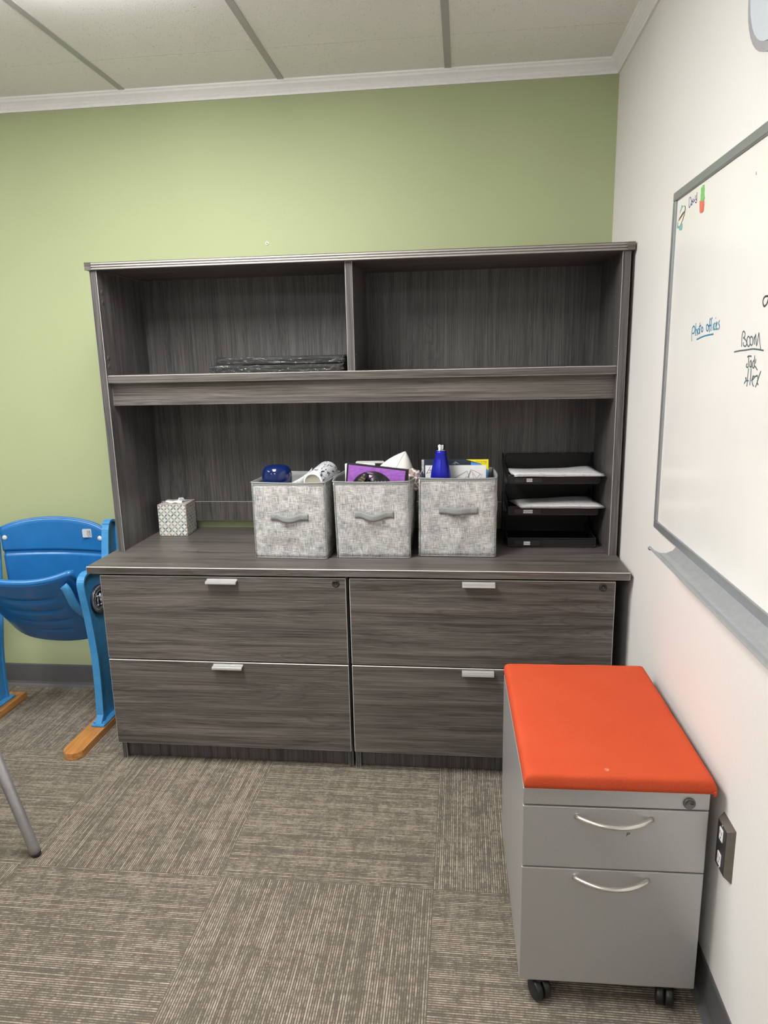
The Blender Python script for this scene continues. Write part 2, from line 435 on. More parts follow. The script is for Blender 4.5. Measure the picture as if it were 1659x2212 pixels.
def cabinet(x0, x1, label, hx, lockx):
    t = thing('file_cabinet', label, 'cabinet', ((x0 + x1) / 2, -.30, 0))
    bm = B(); yb, yf = -.03, -.560
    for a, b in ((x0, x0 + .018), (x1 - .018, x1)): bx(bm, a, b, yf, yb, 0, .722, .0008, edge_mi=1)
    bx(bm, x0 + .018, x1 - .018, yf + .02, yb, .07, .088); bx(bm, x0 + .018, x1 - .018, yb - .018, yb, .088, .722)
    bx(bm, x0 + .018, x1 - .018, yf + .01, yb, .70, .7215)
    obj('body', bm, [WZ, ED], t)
    bm = B(); bx(bm, x0 + .018, x1 - .018, yf + .018, yf + .036, .003, .07); obj('kick_board', bm, WZ, t)
    for k, (z0, z1) in enumerate(((.4115, .7185), (.0785, .4065))):
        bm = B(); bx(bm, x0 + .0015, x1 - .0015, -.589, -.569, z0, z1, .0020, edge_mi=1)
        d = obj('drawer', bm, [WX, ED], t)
        # tab pull: thin back plate, projecting bar with a rolled lip
        hz = z1 - .0145; bm = B()
        hx0, hx1 = hx - .0535, hx + .0535
        prism(bm, [(-.589, hz + .0085), (-.5915, hz + .0085), (-.5915, hz + .004), (-.606, hz + .004), (-.611, hz + .0020), (-.612, hz - .0045), (-.6095, hz - .0060), (-.607, hz - .0045), (-.6065, hz - .001), (-.589, hz - .001)], 0, hx0, hx1, bevel=.0006)
        obj('handle', bm, ALU, d)
        if k == 0:
            bm = B(); Mx = frame4((lockx, -.589, hz - .004), (1, 0, 0), (0, 0, 1))
            lathe(bm, [(.0125, 0), (.0125, .002), (.0112, .003), (.0075, .003), (.007, .0018), (.001, .0018)], Mx, 28)
            bx(bm, lockx - .001, lockx + .001, -.5925, -.591, hz - .0085, hz + .0005, mi=1)
            tube(bm, [(lockx + .009 * math.cos(a), -.592, hz - .004 + .009 * math.sin(a)) for a in [2 * PI * q / 24 for q in range(24)]], .0004, 6, mi=1, closed=True)
            obj('lock', bm, [BLACK, plain('lock_grey', (.12,.12,.12), .3, .6)], d)
    return t
cabinet(.041, .9105, 'grey wood-grain two-drawer file cabinet, left one of the pair under the worktop', .4825, .875)
cabinet(.9190, 1.788, 'grey wood-grain two-drawer file cabinet, right one, partly behind the orange-topped pedestal', 1.350, 1.747)

# worktop
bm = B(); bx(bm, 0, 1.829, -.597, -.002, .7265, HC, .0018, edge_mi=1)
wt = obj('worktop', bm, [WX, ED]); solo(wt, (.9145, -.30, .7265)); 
bm = B(); bx(bm, .03, 1.80, -.557, -.05, .7225, .7265)  # near-black strip painted in for the shade in the gap under the worktop
tag(wt, 'long grey wood-grain worktop lying across both file cabinets', 'worktop')
o = obj('shadow_gap_strip', bm, DARKGAP, None); o.location = -Vector((.9145, -.30, .7265)); o.parent = wt

# ================================================================== hutch
HT, HY = 1.7767, -.394
h = thing('shelf_hutch', 'tall grey wood-grain open hutch with two upper bays standing on the worktop', 'hutch', (.922, -.2, HC))
def fluted_panel(name, x0, x1, zt):
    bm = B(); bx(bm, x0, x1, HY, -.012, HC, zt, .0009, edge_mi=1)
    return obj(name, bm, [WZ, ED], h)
pl_ = fluted_panel('side_panel', .0175, .0425, HT - .0255); fluted_panel('side_panel', 1.8000, 1.8255, HT - .0255)
bm = B()
bx(bm, .008, 1.8345, -.4015, -.010, HT - .025, HT, .0006, mi=0)
for i in range(3):
    z = HT - .0215 + i * .0082
    tube(bm, [(.030, -.4015, z), (1.812, -.4015, z)], .0028, 8, mi=2)
bx(bm, .0075, .030, -.4055, -.401, HT - .0254, HT + .0002, .0006, mi=0)
bx(bm, 1.812, 1.835, -.4055, -.401, HT - .0254, HT + .0002, .0006, mi=0)
obj('top', bm, [WX, ED, plain('ridge_strip', (0.50, 0.48, 0.455), 0.4)], h)
YB = -.040
bm = B(); bx(bm, .0425, 1.800, YB, YB + .016, .8725, HT - .025, .0005); obj('back_panel', bm, [WZ, ED], h)
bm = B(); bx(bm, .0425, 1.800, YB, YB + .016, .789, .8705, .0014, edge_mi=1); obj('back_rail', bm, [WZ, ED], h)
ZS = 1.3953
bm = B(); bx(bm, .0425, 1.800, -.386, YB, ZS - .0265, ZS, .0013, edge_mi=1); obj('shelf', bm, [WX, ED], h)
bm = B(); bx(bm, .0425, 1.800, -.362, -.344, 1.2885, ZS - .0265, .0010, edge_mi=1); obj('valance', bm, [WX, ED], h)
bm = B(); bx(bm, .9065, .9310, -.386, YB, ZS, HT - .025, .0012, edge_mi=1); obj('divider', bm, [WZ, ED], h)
CAP = plain('screw_cap', (0.085, 0.078, 0.072), 0.35)
for z in (1.681, 1.647, 1.456, 1.427):
    bm = B(); lathe(bm, [(.0085, 0), (.0085, .0008), (.007, .0014), (.001, .0014)], frame4((.0425, -.367, z), (0, 1, 0), (0, 0, 1)), 20); obj('screw_cap', bm, CAP, h)
for z in (1.679, 1.644, 1.450, 1.413):
    bm = B(); lathe(bm, [(.0030, 0), (.0030, .0006), (.001, .0006)], frame4((.931, -.345, z), (0, 1, 0), (0, 0, 1)), 14); obj('shelf_pin', bm, CHROME, h)
for z in (1.456, 1.427):
    bm = B(); lathe(bm, [(.0030, 0), (.0030, .0006), (.001, .0006)], frame4((1.80, -.345, z), (0, -1, 0), (0, 0, 1)), 14); obj('shelf_pin', bm, CHROME, h)

# anchor screw on the green wall
bm = B(); Mx = frame4((.545, 0, 1.879), (1, 0, 0), (0, 0, 1))
lathe(bm, [(.0065, 0), (.0065, .001), (.0045, .0028), (.002, .003)], Mx, 20)
s_ = obj('wall_anchor', bm, plain('white_anchor', (0.85, 0.85, 0.83), 0.4)); solo(s_, (.545, 0, 1.879)); tag(s_, 'small white screw anchor in the green wall above the hutch', 'wall anchor')
bm = B(); lathe(bm, [(.0022, .0028), (.0022, .0036), (.001, .0036)], Mx, 12); o = obj('screw_head', bm, BLACK); o.location = (-.545, 0, -1.879); o.parent = s_

# ================================================================== orange-topped mobile pedestal
pw, pd = .3805, .5455
SILVER = None
t_ = NT('silver_paint', 0.34, 0.45, 0.5)
n_ = t_.noise(t_.coord(), 900, 2); t_.color(t_.ramp(n_, [(0.3, (0.43, 0.43, 0.43)), (0.7, (0.50, 0.50, 0.50))])); t_.bump(n_, .0001, .3)
SILVER = t_.m
ped = thing('mobile_pedestal', 'silver metal drawer pedestal on castors with an orange cushioned top by the whiteboard wall', 'file pedestal', (1.427, -1.4545, 0), .0191)
bm = B()
bx(bm, 0, .012, .004, pd, .0545, .5386, .001); bx(bm, pw - .012, pw, .004, pd, .0545, .5386, .001)
bx(bm, .012, pw - .012, .02, pd, .0545, .075); bx(bm, .012, pw - .012, pd - .012, pd, .075, .5386)
bx(bm, .004, pw - .004, .004, pd, .528, .5386, .001)
obj('body', bm, SILVER, ped, local=True)
bm = B(); bx(bm, -.001, pw + .001, -.004, .014, .5005, .5390, .0016, 2)
hd = obj('header', bm, SILVER, ped, local=True)
for z0, z1, hz in ((.3500, .4970, .4755), (.0545, .3470, .3275)):
    bm = B(); bx(bm, -.001, pw + .001, -.004, .014, z0, z1, .0020, 2)
    d = obj('drawer', bm, SILVER, ped, local=True)
    bm = B(); pts = []
    for i in range(21):
        u = i / 20; pts.append((.110 + .158 * u, -.004 - .034 * (1 - (2 * u - 1) ** 2), hz))
    rr = [.0052 if 1 <= i <= 19 else .0056 for i in range(21)]
    tube(bm, pts, rr, 12, flat=1.0)
    obj('handle', bm, plain('satin_nickel', (0.72, 0.69, 0.65), 0.25, 0.9, grain=0.02), d, local=True)
    if z0 > .3:
        bm = B(); text_into(bm, 'P', .014, frame4((.220, -.0043, .4365), (1, 0, 0), (.25, 0, 1)))
        obj('letter_mark', bm, BLACK, d, local=True, label='small black letter P under the upper handle')
bm = B(); Mx = frame4((.340, -.004, .5165), (1, 0, 0), (0, 0, 1))
lathe(bm, [(.0125, 0), (.0125, .003), (.0115, .0045), (.0095, .0045), (.009, .0035), (.001, .0035)], Mx, 32)
bx(bm, .341, .3475, -.0080, -.0072, .5155, .5172, mi=1)
obj('lock', bm, [plain('gunmetal', (0.16, 0.16, 0.17), 0.35, 0.7), BLACK], hd, local=True)
# cushion
t_ = NT('orange_fabric', 0.85, 0, 0.25)
c_ = t_.coord(); n_ = t_.noise(c_, 420, 2, .6); big = t_.noise(c_, 9, 2)
dx_ = t_.sep(c_)
d1 = t_.math('SQRT', t_.math('ADD', t_.math('POWER', t_.math('SUBTRACT', dx_[0], .175), 2.0), t_.math('POWER', t_.math('SUBTRACT', dx_[1], .018), 2.0)))
spot = t_.math('MULTIPLY', t_.math('SUBTRACT', 1.0, t_.smooth(d1, .001, .008)), t_.smooth(t_.noise(c_, 300, 2), .35, .6))
col = t_.ramp(t_.math('ADD', t_.math('MULTIPLY', n_, .7), t_.math('MULTIPLY', big, .3)), [(0.3, (0.50, 0.062, 0.020)), (0.7, (0.60, 0.088, 0.030))])
t_.color(t_.mix(t_.math('MULTIPLY', spot, .6), col, (0.85, 0.55, 0.40))); t_.bump(n_, .0009, .7)
ORANGE = t_.m
bm = B()
NX, NY = 26, 36
def cush_top(u, v):
    # rounded-rectangle dome
    x = .002 + (pw + .007) * u; y = -.008 + (pd + .016) * v
    ex = min(u, 1 - u) * (pw + .007); ey = min(v, 1 - v) * (pd + .016)
    def rim(e, r=.012): return 1 - (1 - min(e / r, 1)) ** 2
    hgt = .022 + .0125 * math.sqrt(max(0, rim(ex) * rim(ey))) + .0015 * math.sin(PI * u) * math.sin(PI * v)
    hgt += .0012 * mnoise.noise(Vector((x * 22, y * 22, 1.3)))
    return Vector((x, y, .5390 + hgt))
def us(k, n):   # denser near edges
    t = k / n; return .5 - .5 * math.cos(PI * t) if True else t
G = [[bm.verts.new(cush_top(us(i, NX), us(j, NY))) for j in range(NY + 1)] for i in range(NX + 1)]
for i in range(NX):
    for j in range(NY): bm.faces.new((G[i][j], G[i + 1][j], G[i + 1][j + 1], G[i][j + 1]))
ring = [G[i][0] for i in range(NX)] + [G[NX][j] for j in range(NY)] + [G[i][NY] for i in range(NX, 0, -1)] + [G[0][j] for j in range(NY, 0, -1)]
prev = ring; cx_, cy_ = pw / 2 + .0055, pd / 2
for off, z in ((.0022, .012), (.0012, .003), (-.006, .0005)):
    cur = []
    for v in ring:
        d = Vector((v.co.x - cx_, v.co.y - cy_)); sx = 1 + off / (pw / 2); sy = 1 + off / (pd / 2)
        wob = .0008 * mnoise.noise(Vector((v.co.x * 30, v.co.y * 30, z * 90)))
        cur.append(bm.verts.new((cx_ + d.x * (sx + wob), cy_ + d.y * (sy + wob), .5390 + z)))
    for i in range(len(ring)): bm.faces.new((prev[i], cur[i], cur[(i + 1) % len(ring)], prev[(i + 1) % len(ring)]))
    prev = cur
bm.faces.new(prev)
# gathered fabric tip below the front right corner
tube(bm, smooth_path([(pw + .0070, -.0085, .548), (pw + .0085, -.0095, .541), (pw + .0062, -.0085, .5365)], 3), [.0035] * 3 + [.0030] * 2 + [.0016] * 2, 8)
cs = obj('cushion', bm, ORANGE, ped, local=True, shade=True)
# castors
RUB = plain('castor_black', (0.012, 0.012, 0.014), 0.4)
for (x, y, a) in ((.046, .012, .45), (.325, .014, -.25), (.045, pd - .05, .5), (pw - .06, pd - .05, .2)):
    bm = B(); Rz = Matrix.Translation((x, y, 0)) @ Matrix.Rotation(a, 4, 'Z')
    for s in (-1, 1):
        Mx = Rz @ frame4((0, -.004, .0235), (0, 1, 0), (0, 0, 1)) @ Matrix.Translation((0, 0, .001 if s > 0 else -.019))
        lathe(bm, [(.019, 0), (.0225, .001), (.0235, .004), (.0235, .012), (.0215, .0165), (.010, .018)], Mx, 28)
    k0 = len(bm.verts)
    hood = [Rz @ Vector(p) for p in ((0, .016, .044), (0, .004, .046), (0, -.008, .040))]
    tube(bm, hood, [.013, .016, .012], 12)
    tube(bm, [Rz @ Vector((0, .0, .035)), Rz @ Vector((0, .0, .0548))], .007, 12)
    obj('castor', bm, RUB, ped, local=True)

# ================================================================== whiteboard
XF = XW - .018
wb = thing('whiteboard', 'large white dry-erase board with handwriting in a grey frame on the right wall', 'whiteboard', (XW, -1.75, 1.39))
y1, y0, z0, z1 = -.845, -2.70, .962, 1.824
t_ = NT('board_enamel', 0.16, 0, 0.5)
c_ = t_.coord(); sm = t_.noise(c_, 3.2, 3)
t_.color(t_.ramp(sm, [(0.35, (0.80, 0.79, 0.76)), (0.65, (0.84, 0.83, 0.80))])); BOARD = t_.m
bm = B(); bx(bm, XW - .012, XW - .0005, y0 + .006, y1 - .006, z0 + .006, z1 - .006); obj('writing_surface', bm, BOARD, wb)
GREYAL = plain('grey_aluminium', (0.34, 0.36, 0.375), 0.38, 0.55, grain=0.03)
for nm, a in (('top', (y0, y1, z1 - .021, z1)), ('bottom', (y0, y1, z0, z0 + .021)), ('a', (y1 - .021, y1, z0 + .021, z1 - .021)), ('b', (y0, y0 + .021, z0 + .021, z1 - .021))):
    bm = B(); bx(bm, XF, XW, a[0], a[1], a[2], a[3], .0022, 2); obj('frame_rail', bm, GREYAL, wb)
# marker tray: curved trough hanging under the lower rail
bm = B(); prof = [(0.0, .9615), (-.004, .9615), (-.012, .952), (-.026, .9455), (-.042, .9455), (-.055, .9515), (-.062, .9585), (-.066, .9600), (-.068, .9565), (-.063, .9510), (-.054, .9455), (-.042, .941), (-.026, .941), (-.010, .946), (0, .950)]
prism(bm, [(XF + .006 + a, b) for a, b in prof], 1, -2.55, -1.055); 
tr = obj('marker_tray', bm, plain('tray_aluminium', (0.50, 0.52, 0.53), 0.34, 0.5), wb)
bm = B(); lathe(bm, [(.0045, 0), (.0045, .006), (.003, .008), (.001, .008)], frame4((XF - .060, -1.055, .9560), (-1, 0, 0), (0, 0, 1)), 14); obj('end_cap', bm, plain('grey_cap', (0.2, 0.2, 0.21), .5), tr)

INK={
 'photo': [[(-1.0548, 1.4578), (-1.0497, 1.473), (-1.0527, 1.4899)], [(-1.0516, 1.4873), (-1.0624, 1.492), (-1.0707, 1.4853), (-1.066, 1.4764), (-1.0543, 1.4755)], [(-1.0762, 1.4979), (-1.0776, 1.4696)], [(-1.0758, 1.4774), (-1.0827, 1.4835), (-1.0888, 1.4782), (-1.0892, 1.4693)], [(-1.1041, 1.479), (-1.1038, 1.4757), (-1.1014, 1.4738), (-1.0979, 1.4739), (-1.0945, 1.476), (-1.0927, 1.4794), (-1.093, 1.4826), (-1.0954, 1.4846), (-1.099, 1.4844), (-1.1023, 1.4823), (-1.1041, 1.479)], [(-1.1039, 1.4978), (-1.108, 1.4725)], [(-1.0994, 1.4892), (-1.1134, 1.4912)], [(-1.1273, 1.4819), (-1.1269, 1.479), (-1.1245, 1.4772), (-1.1211, 1.4774), (-1.1179, 1.4793), (-1.1162, 1.4823), (-1.1166, 1.4852), (-1.1189, 1.4869), (-1.1224, 1.4868), (-1.1256, 1.4849), (-1.1273, 1.4819)], [(-1.1634, 1.4842), (-1.1629, 1.4802), (-1.1597, 1.4778), (-1.155, 1.478), (-1.1506, 1.4806), (-1.1482, 1.4848), (-1.1488, 1.4888), (-1.152, 1.4911), (-1.1567, 1.4909), (-1.1611, 1.4882), (-1.1634, 1.4842)], [(-1.1743, 1.5018), (-1.1681, 1.4997), (-1.1709, 1.4742)], [(-1.1626, 1.4878), (-1.1807, 1.4895)], [(-1.1848, 1.5036), (-1.1783, 1.5004), (-1.1808, 1.4763)], [(-1.1911, 1.4914), (-1.1944, 1.477)], [(-1.2053, 1.4919), (-1.1986, 1.4899), (-1.1994, 1.4804), (-1.2082, 1.4788)], [(-1.2104, 1.4846), (-1.2159, 1.4914), (-1.2121, 1.4928), (-1.209, 1.4847), (-1.2153, 1.4786), (-1.2218, 1.4807)], [(-1.2299, 1.4966), (-1.2243, 1.4911), (-1.2314, 1.4838), (-1.2258, 1.4782)], [(-1.0886, 1.4611), (-1.1407, 1.4673), (-1.1982, 1.4697)], [(-1.2034, 1.5033), (-1.2052, 1.5018)]] ,
 'boom': [[(-1.3604, 1.4406), (-1.3587, 1.4536), (-1.3593, 1.4664), (-1.3643, 1.4696), (-1.3719, 1.466), (-1.3721, 1.46), (-1.3649, 1.4568)], [(-1.3682, 1.4572), (-1.3795, 1.4522), (-1.3841, 1.4471), (-1.3807, 1.442), (-1.3727, 1.4422), (-1.3674, 1.4457), (-1.3678, 1.4491)], [(-1.4, 1.4501), (-1.3997, 1.4448), (-1.3966, 1.4416), (-1.3918, 1.4416), (-1.3871, 1.445), (-1.3844, 1.4504), (-1.3847, 1.4558), (-1.3879, 1.459), (-1.3927, 1.4589), (-1.3973, 1.4555), (-1.4, 1.4501)], [(-1.4129, 1.4506), (-1.4126, 1.446), (-1.4098, 1.4432), (-1.4055, 1.4433), (-1.4013, 1.4462), (-1.3989, 1.4509), (-1.3992, 1.4556), (-1.4021, 1.4584), (-1.4064, 1.4583), (-1.4105, 1.4553), (-1.4129, 1.4506)], [(-1.4166, 1.458), (-1.4208, 1.4439)], [(-1.4187, 1.453), (-1.4231, 1.4619), (-1.4263, 1.452), (-1.4318, 1.4417), (-1.4349, 1.4558), (-1.4367, 1.4643), (-1.443, 1.4516), (-1.4508, 1.4353)], [(-1.3243, 1.4314), (-1.3515, 1.4334), (-1.379, 1.4344), (-1.414, 1.4361), (-1.4395, 1.435), (-1.4644, 1.4328)], [(-1.3932, 1.4212), (-1.3994, 1.4233), (-1.4126, 1.423)], [(-1.3991, 1.4229), (-1.4017, 1.4081), (-1.3996, 1.4026), (-1.3927, 1.4038), (-1.3916, 1.4063), (-1.3958, 1.4098)], [(-1.4131, 1.4157), (-1.4073, 1.4124), (-1.4084, 1.4048), (-1.4145, 1.4049), (-1.4133, 1.4149), (-1.4172, 1.4024)], [(-1.426, 1.4158), (-1.4205, 1.4116), (-1.4224, 1.4033), (-1.4279, 1.4026), (-1.4292, 1.4109)], [(-1.4272, 1.4245), (-1.4287, 1.4084), (-1.4362, 1.4035), (-1.4447, 1.3983)], [(-1.4339, 1.4183), (-1.4326, 1.4101)], [(-1.4045, 1.4005), (-1.4026, 1.3895), (-1.4031, 1.3674)], [(-1.3884, 1.3724), (-1.3959, 1.3791), (-1.3927, 1.3833), (-1.3976, 1.3817), (-1.395, 1.3782), (-1.4084, 1.3782)], [(-1.4152, 1.4015), (-1.4168, 1.3898), (-1.4157, 1.3704)], [(-1.4214, 1.379), (-1.4322, 1.3835), (-1.4325, 1.3869), (-1.4272, 1.3867), (-1.4244, 1.38), (-1.428, 1.3734), (-1.4344, 1.369)], [(-1.4358, 1.3861), (-1.4468, 1.3885), (-1.4503, 1.3824), (-1.4483, 1.3774), (-1.4547, 1.3719)], [(-1.4603, 1.3973), (-1.4543, 1.3874), (-1.4469, 1.3741), (-1.4421, 1.3677)]] ,
 'order': [[(-1.4652, 1.5255), (-1.4523, 1.5265), (-1.4442, 1.5233), (-1.4425, 1.5171), (-1.4469, 1.5112), (-1.4522, 1.5097), (-1.4602, 1.5135), (-1.4643, 1.5209), (-1.4649, 1.5271)], [(-1.4652, 1.5255), (-1.4699, 1.5174), (-1.4714, 1.5111)], [(-1.4692, 1.5205), (-1.4742, 1.524), (-1.4782, 1.5229)]] ,
 'doug': [[(-0.9604, 1.7884), (-0.9607, 1.7784), (-0.9636, 1.7678), (-0.9732, 1.7701), (-0.9786, 1.7773), (-0.9703, 1.7889), (-0.9604, 1.7884)], [(-0.9854, 1.7784), (-0.9788, 1.7764), (-0.9818, 1.7697), (-0.9883, 1.7721), (-0.9852, 1.7793)], [(-0.9901, 1.7824), (-0.9904, 1.7749), (-0.9975, 1.7743), (-0.9984, 1.779), (-1.0047, 1.7729)], [(-1.0131, 1.7841), (-1.0078, 1.7812), (-1.0125, 1.7745), (-1.0178, 1.7775), (-1.0171, 1.7905)], [(-1.017, 1.7849), (-1.0196, 1.7731), (-1.0167, 1.768), (-1.008, 1.7706)]] ,
 'dot': [[(-1.3599, 1.7523), (-1.3623, 1.7464)]] ,
}
FILL={
 'cactus': [(-1.0669, 1.7951), (-1.0565, 1.7962), (-1.0547, 1.7927), (-1.0469, 1.7929), (-1.0471, 1.7865), (-1.0494, 1.7821), (-1.0466, 1.7771), (-1.0491, 1.7719), (-1.048, 1.765), (-1.0592, 1.7616), (-1.0717, 1.7625), (-1.0761, 1.7656), (-1.0724, 1.771), (-1.0694, 1.7786), (-1.0704, 1.7854)] ,
 'pot': [(-1.0434, 1.7659), (-1.0592, 1.7616), (-1.0717, 1.7625), (-1.0753, 1.7525), (-1.0742, 1.7401), (-1.0647, 1.7372), (-1.054, 1.7384), (-1.0488, 1.7418)] ,
 'oval': [(-0.9275, 1.7778), (-0.9309, 1.776), (-0.9328, 1.7731), (-0.9331, 1.7691), (-0.9318, 1.7644), (-0.9289, 1.7593), (-0.9248, 1.754), (-0.9195, 1.749), (-0.9135, 1.7446), (-0.9071, 1.741), (-0.9009, 1.7386), (-0.8952, 1.7375), (-0.8904, 1.7379), (-0.8869, 1.7396), (-0.8849, 1.7426), (-0.8846, 1.7467), (-0.886, 1.7515), (-0.889, 1.7568), (-0.8934, 1.7622), (-0.8988, 1.7672), (-0.9049, 1.7716), (-0.9112, 1.775), (-0.9174, 1.7772), (-0.9229, 1.7782)] ,
 'oval_line': [(-0.93, 1.7786), (-0.9338, 1.7768), (-0.9358, 1.7736), (-0.9361, 1.7695), (-0.9346, 1.7645), (-0.9314, 1.7591), (-0.9266, 1.7536), (-0.9206, 1.7484), (-0.9138, 1.7438), (-0.9067, 1.7401), (-0.8996, 1.7376), (-0.8931, 1.7365), (-0.8877, 1.7369), (-0.8838, 1.7387), (-0.8816, 1.742), (-0.8813, 1.7463), (-0.883, 1.7514), (-0.8865, 1.757), (-0.8915, 1.7626), (-0.8976, 1.7679), (-0.9045, 1.7724), (-0.9117, 1.7759), (-0.9186, 1.7782), (-0.9249, 1.7792)] ,
 'leaf1': [(-0.903, 1.7856), (-0.9, 1.7784), (-0.8902, 1.7733), (-0.8915, 1.7678), (-0.9036, 1.769), (-0.9116, 1.7744), (-0.9196, 1.7797), (-0.9098, 1.7825)] ,
 'leaf2': [(-0.8735, 1.7491), (-0.8722, 1.7405), (-0.8766, 1.7353), (-0.8896, 1.734), (-0.894, 1.7289), (-0.904, 1.7264), (-0.9166, 1.7252), (-0.9212, 1.7322), (-0.9198, 1.7385), (-0.8956, 1.7497)] ,
 'slit': [(-0.931, 1.7665), (-0.9228, 1.7654), (-0.8939, 1.7569), (-0.8874, 1.7511), (-0.8921, 1.7511), (-0.9127, 1.7561), (-0.9311, 1.7622)] ,
}

def ink(name, strokes, r, col, label=None, zoff=0.0):
    bm = B(); X = XW - .0122
    for s in strokes:
        P_ = smooth_path([(X, a, b) for a, b in s], 4) if len(s) > 2 else [Vector((X, a, b)) for a, b in s]
        # flat ribbon with real (tiny) thickness
        for q in range(len(P_) - 1):
            pass
        tube(bm, P_, r, 6, flat=1.0)
    for v in bm.verts: v.co.x = X - .0002 + (v.co.x - X) * .06
    return obj(name, bm, plain('ink_' + name, col, 0.45, grain=.1), wb, label=label)
ink('handwriting', INK['photo'], .0017, (0.03, 0.25, 0.42), 'blue handwriting reading photo offices, underlined')
ink('handwriting', INK['boom'], .0014, (0.10, 0.14, 0.15), 'black handwriting of three underlined and stacked words')
ink('handwriting', INK['order'], .0018, (0.06, 0.06, 0.07), 'black handwriting starting or')
ink('handwriting', INK['doug'], .0012, (0.07, 0.03, 0.25), 'purple handwritten word in the upper corner')
ink('pen_mark', INK['dot'], .0010, (0.25, 0.08, 0.08))
def fill(bm, pts, d0, d1, mi): prism(bm, pts, 0, XW - .0121 - d1, XW - .0121 - d0, mi)
def col_(n, c): return plain(n, c, .5, grain=.05)
bm = B(); fill(bm, FILL['cactus'], 0, .0010, 0); fill(bm, FILL['pot'], 0, .0012, 1)
p0_, p1_ = FILL['pot'][0], FILL['pot'][3]
s_ = obj('cactus_magnet', bm, [col_('cactus_green', (0.20, 0.55, 0.15)), col_('pot_red', (0.75, 0.16, 0.10))]); solo(s_, (XW - .0122, -1.06, 1.765)); tag(s_, 'small flat magnet of a green cactus in a red pot at the board corner', 'magnet')
bm = B(); fill(bm, FILL['leaf1'], 0, .0004, 0); fill(bm, FILL['leaf2'], 0, .0004, 0); fill(bm, FILL['oval_line'], .0004, .0008, 1); fill(bm, FILL['oval'], .0008, .0012, 2); fill(bm, FILL['slit'], .0012, .0014, 1)
s_ = obj('oval_magnet', bm, [col_('leaf_teal', (0.22, 0.46, 0.45)), col_('line_dark', (0.08, 0.08, 0.08)), col_('cream', (0.82, 0.76, 0.65))]); solo(s_, (XW - .0122, -.909, 1.757)); tag(s_, 'small cream oval magnet with teal streaks near the board\'s left edge', 'magnet')

# rounded grey-rimmed panel high on the wall (its corner shows at the photo's edge)
pn = thing('wall_panel', 'pale blue rounded panel with a grey rim high on the right wall', 'wall panel', (XW, -1.62, 2.13))
def rrect(y0, y1, z0, z1, r, n=10):
    out = []
    for cy, cz, a0 in ((y1 - r, z0 + r, -PI / 2), (y1 - r, z1 - r, 0), (y0 + r, z1 - r, PI / 2), (y0 + r, z0 + r, PI)):
        for i in range(n + 1):
            a = a0 + PI / 2 * i / n; out.append((cy + r * math.cos(a), cz + r * math.sin(a)))
    return out
PY1, PZ0, PR = -1.318, 1.925, .13
bm = B(); prism(bm, rrect(-2.0, PY1, PZ0, 2.33, PR), 0, XW - .035, XW, bevel=.004); obj('rim', bm, plain('panel_rim', (0.36, 0.36, 0.38), .4), pn)
bm = B(); prism(bm, rrect(-1.984, PY1 - .016, PZ0 + .016, 2.314, PR - .016), 0, XW - .037, XW - .034, bevel=.001); obj('face', bm, plain('panel_face', (0.60, 0.66, 0.72), .35, grain=.02), pn)

# wall outlet: raised bevelled metal plate
oy0, oy1, oz0, oz1 = -1.513, -1.446, .377, .497
t = thing('wall_outlet', 'dark metal outlet cover with two white sockets, low on the wall beside the pedestal', 'outlet', (XW, -1.48, .44))
bm = B(); dpt = .014; e = .009
a = [bm.verts.new((XW, y, z)) for y, z in ((oy0, oz0), (oy1, oz0), (oy1, oz1), (oy0, oz1))]
b = [bm.verts.new((XW - dpt, y, z)) for y, z in ((oy0 + e, oz0 + e), (oy1 - e, oz0 + e), (oy1 - e, oz1 - e), (oy0 + e, oz1 - e))]
bm.faces.new(a[::-1])
for i in range(4): bm.faces.new((a[i], a[(i + 1) % 4], b[(i + 1) % 4], b[i]))
fr = bm.faces.new(b); fr.material_index = 0
obj('cover_plate', bm, [plain('bronze_metal', (0.26, 0.235, 0.21), .32, .7, grain=.08)], t)
bm = B(); bx(bm, XW - dpt - .0005, XW - dpt + .0002, oy0 + e + .001, oy1 - e - .001, oz0 + e + .001, oz1 - e - .001); obj('face_plate', bm, plain('plate_dark', (0.045, 0.045, 0.05), .35, .4), t)
for z in (.466, .410):
    bm = B(); bx(bm, XW - dpt - .0025, XW - dpt - .0004, -1.4885, -1.470, z - .014, z + .014, .001, mi=0)
    for yy in (-1.4840, -1.4755): bx(bm, XW - dpt - .0028, XW - dpt - .0024, yy - .0008, yy + .0008, z, z + .008, mi=1)
    bx(bm, XW - dpt - .0028, XW - dpt - .0024, -1.4808, -1.4780, z - .009, z - .005, mi=1)
    obj('socket', bm, [plain('socket_white', (0.85, 0.85, 0.83), .4), BLACK], t)
for z in (.4885 - .003, .389):
    bm = B(); lathe(bm, [(.0025, 0), (.0025, .0008), (.001, .0012)], frame4((XW - dpt - .0004, -1.4795, z), (0, -1, 0), (0, 0, 1)), 12); obj('screw', bm, CHROME, t)

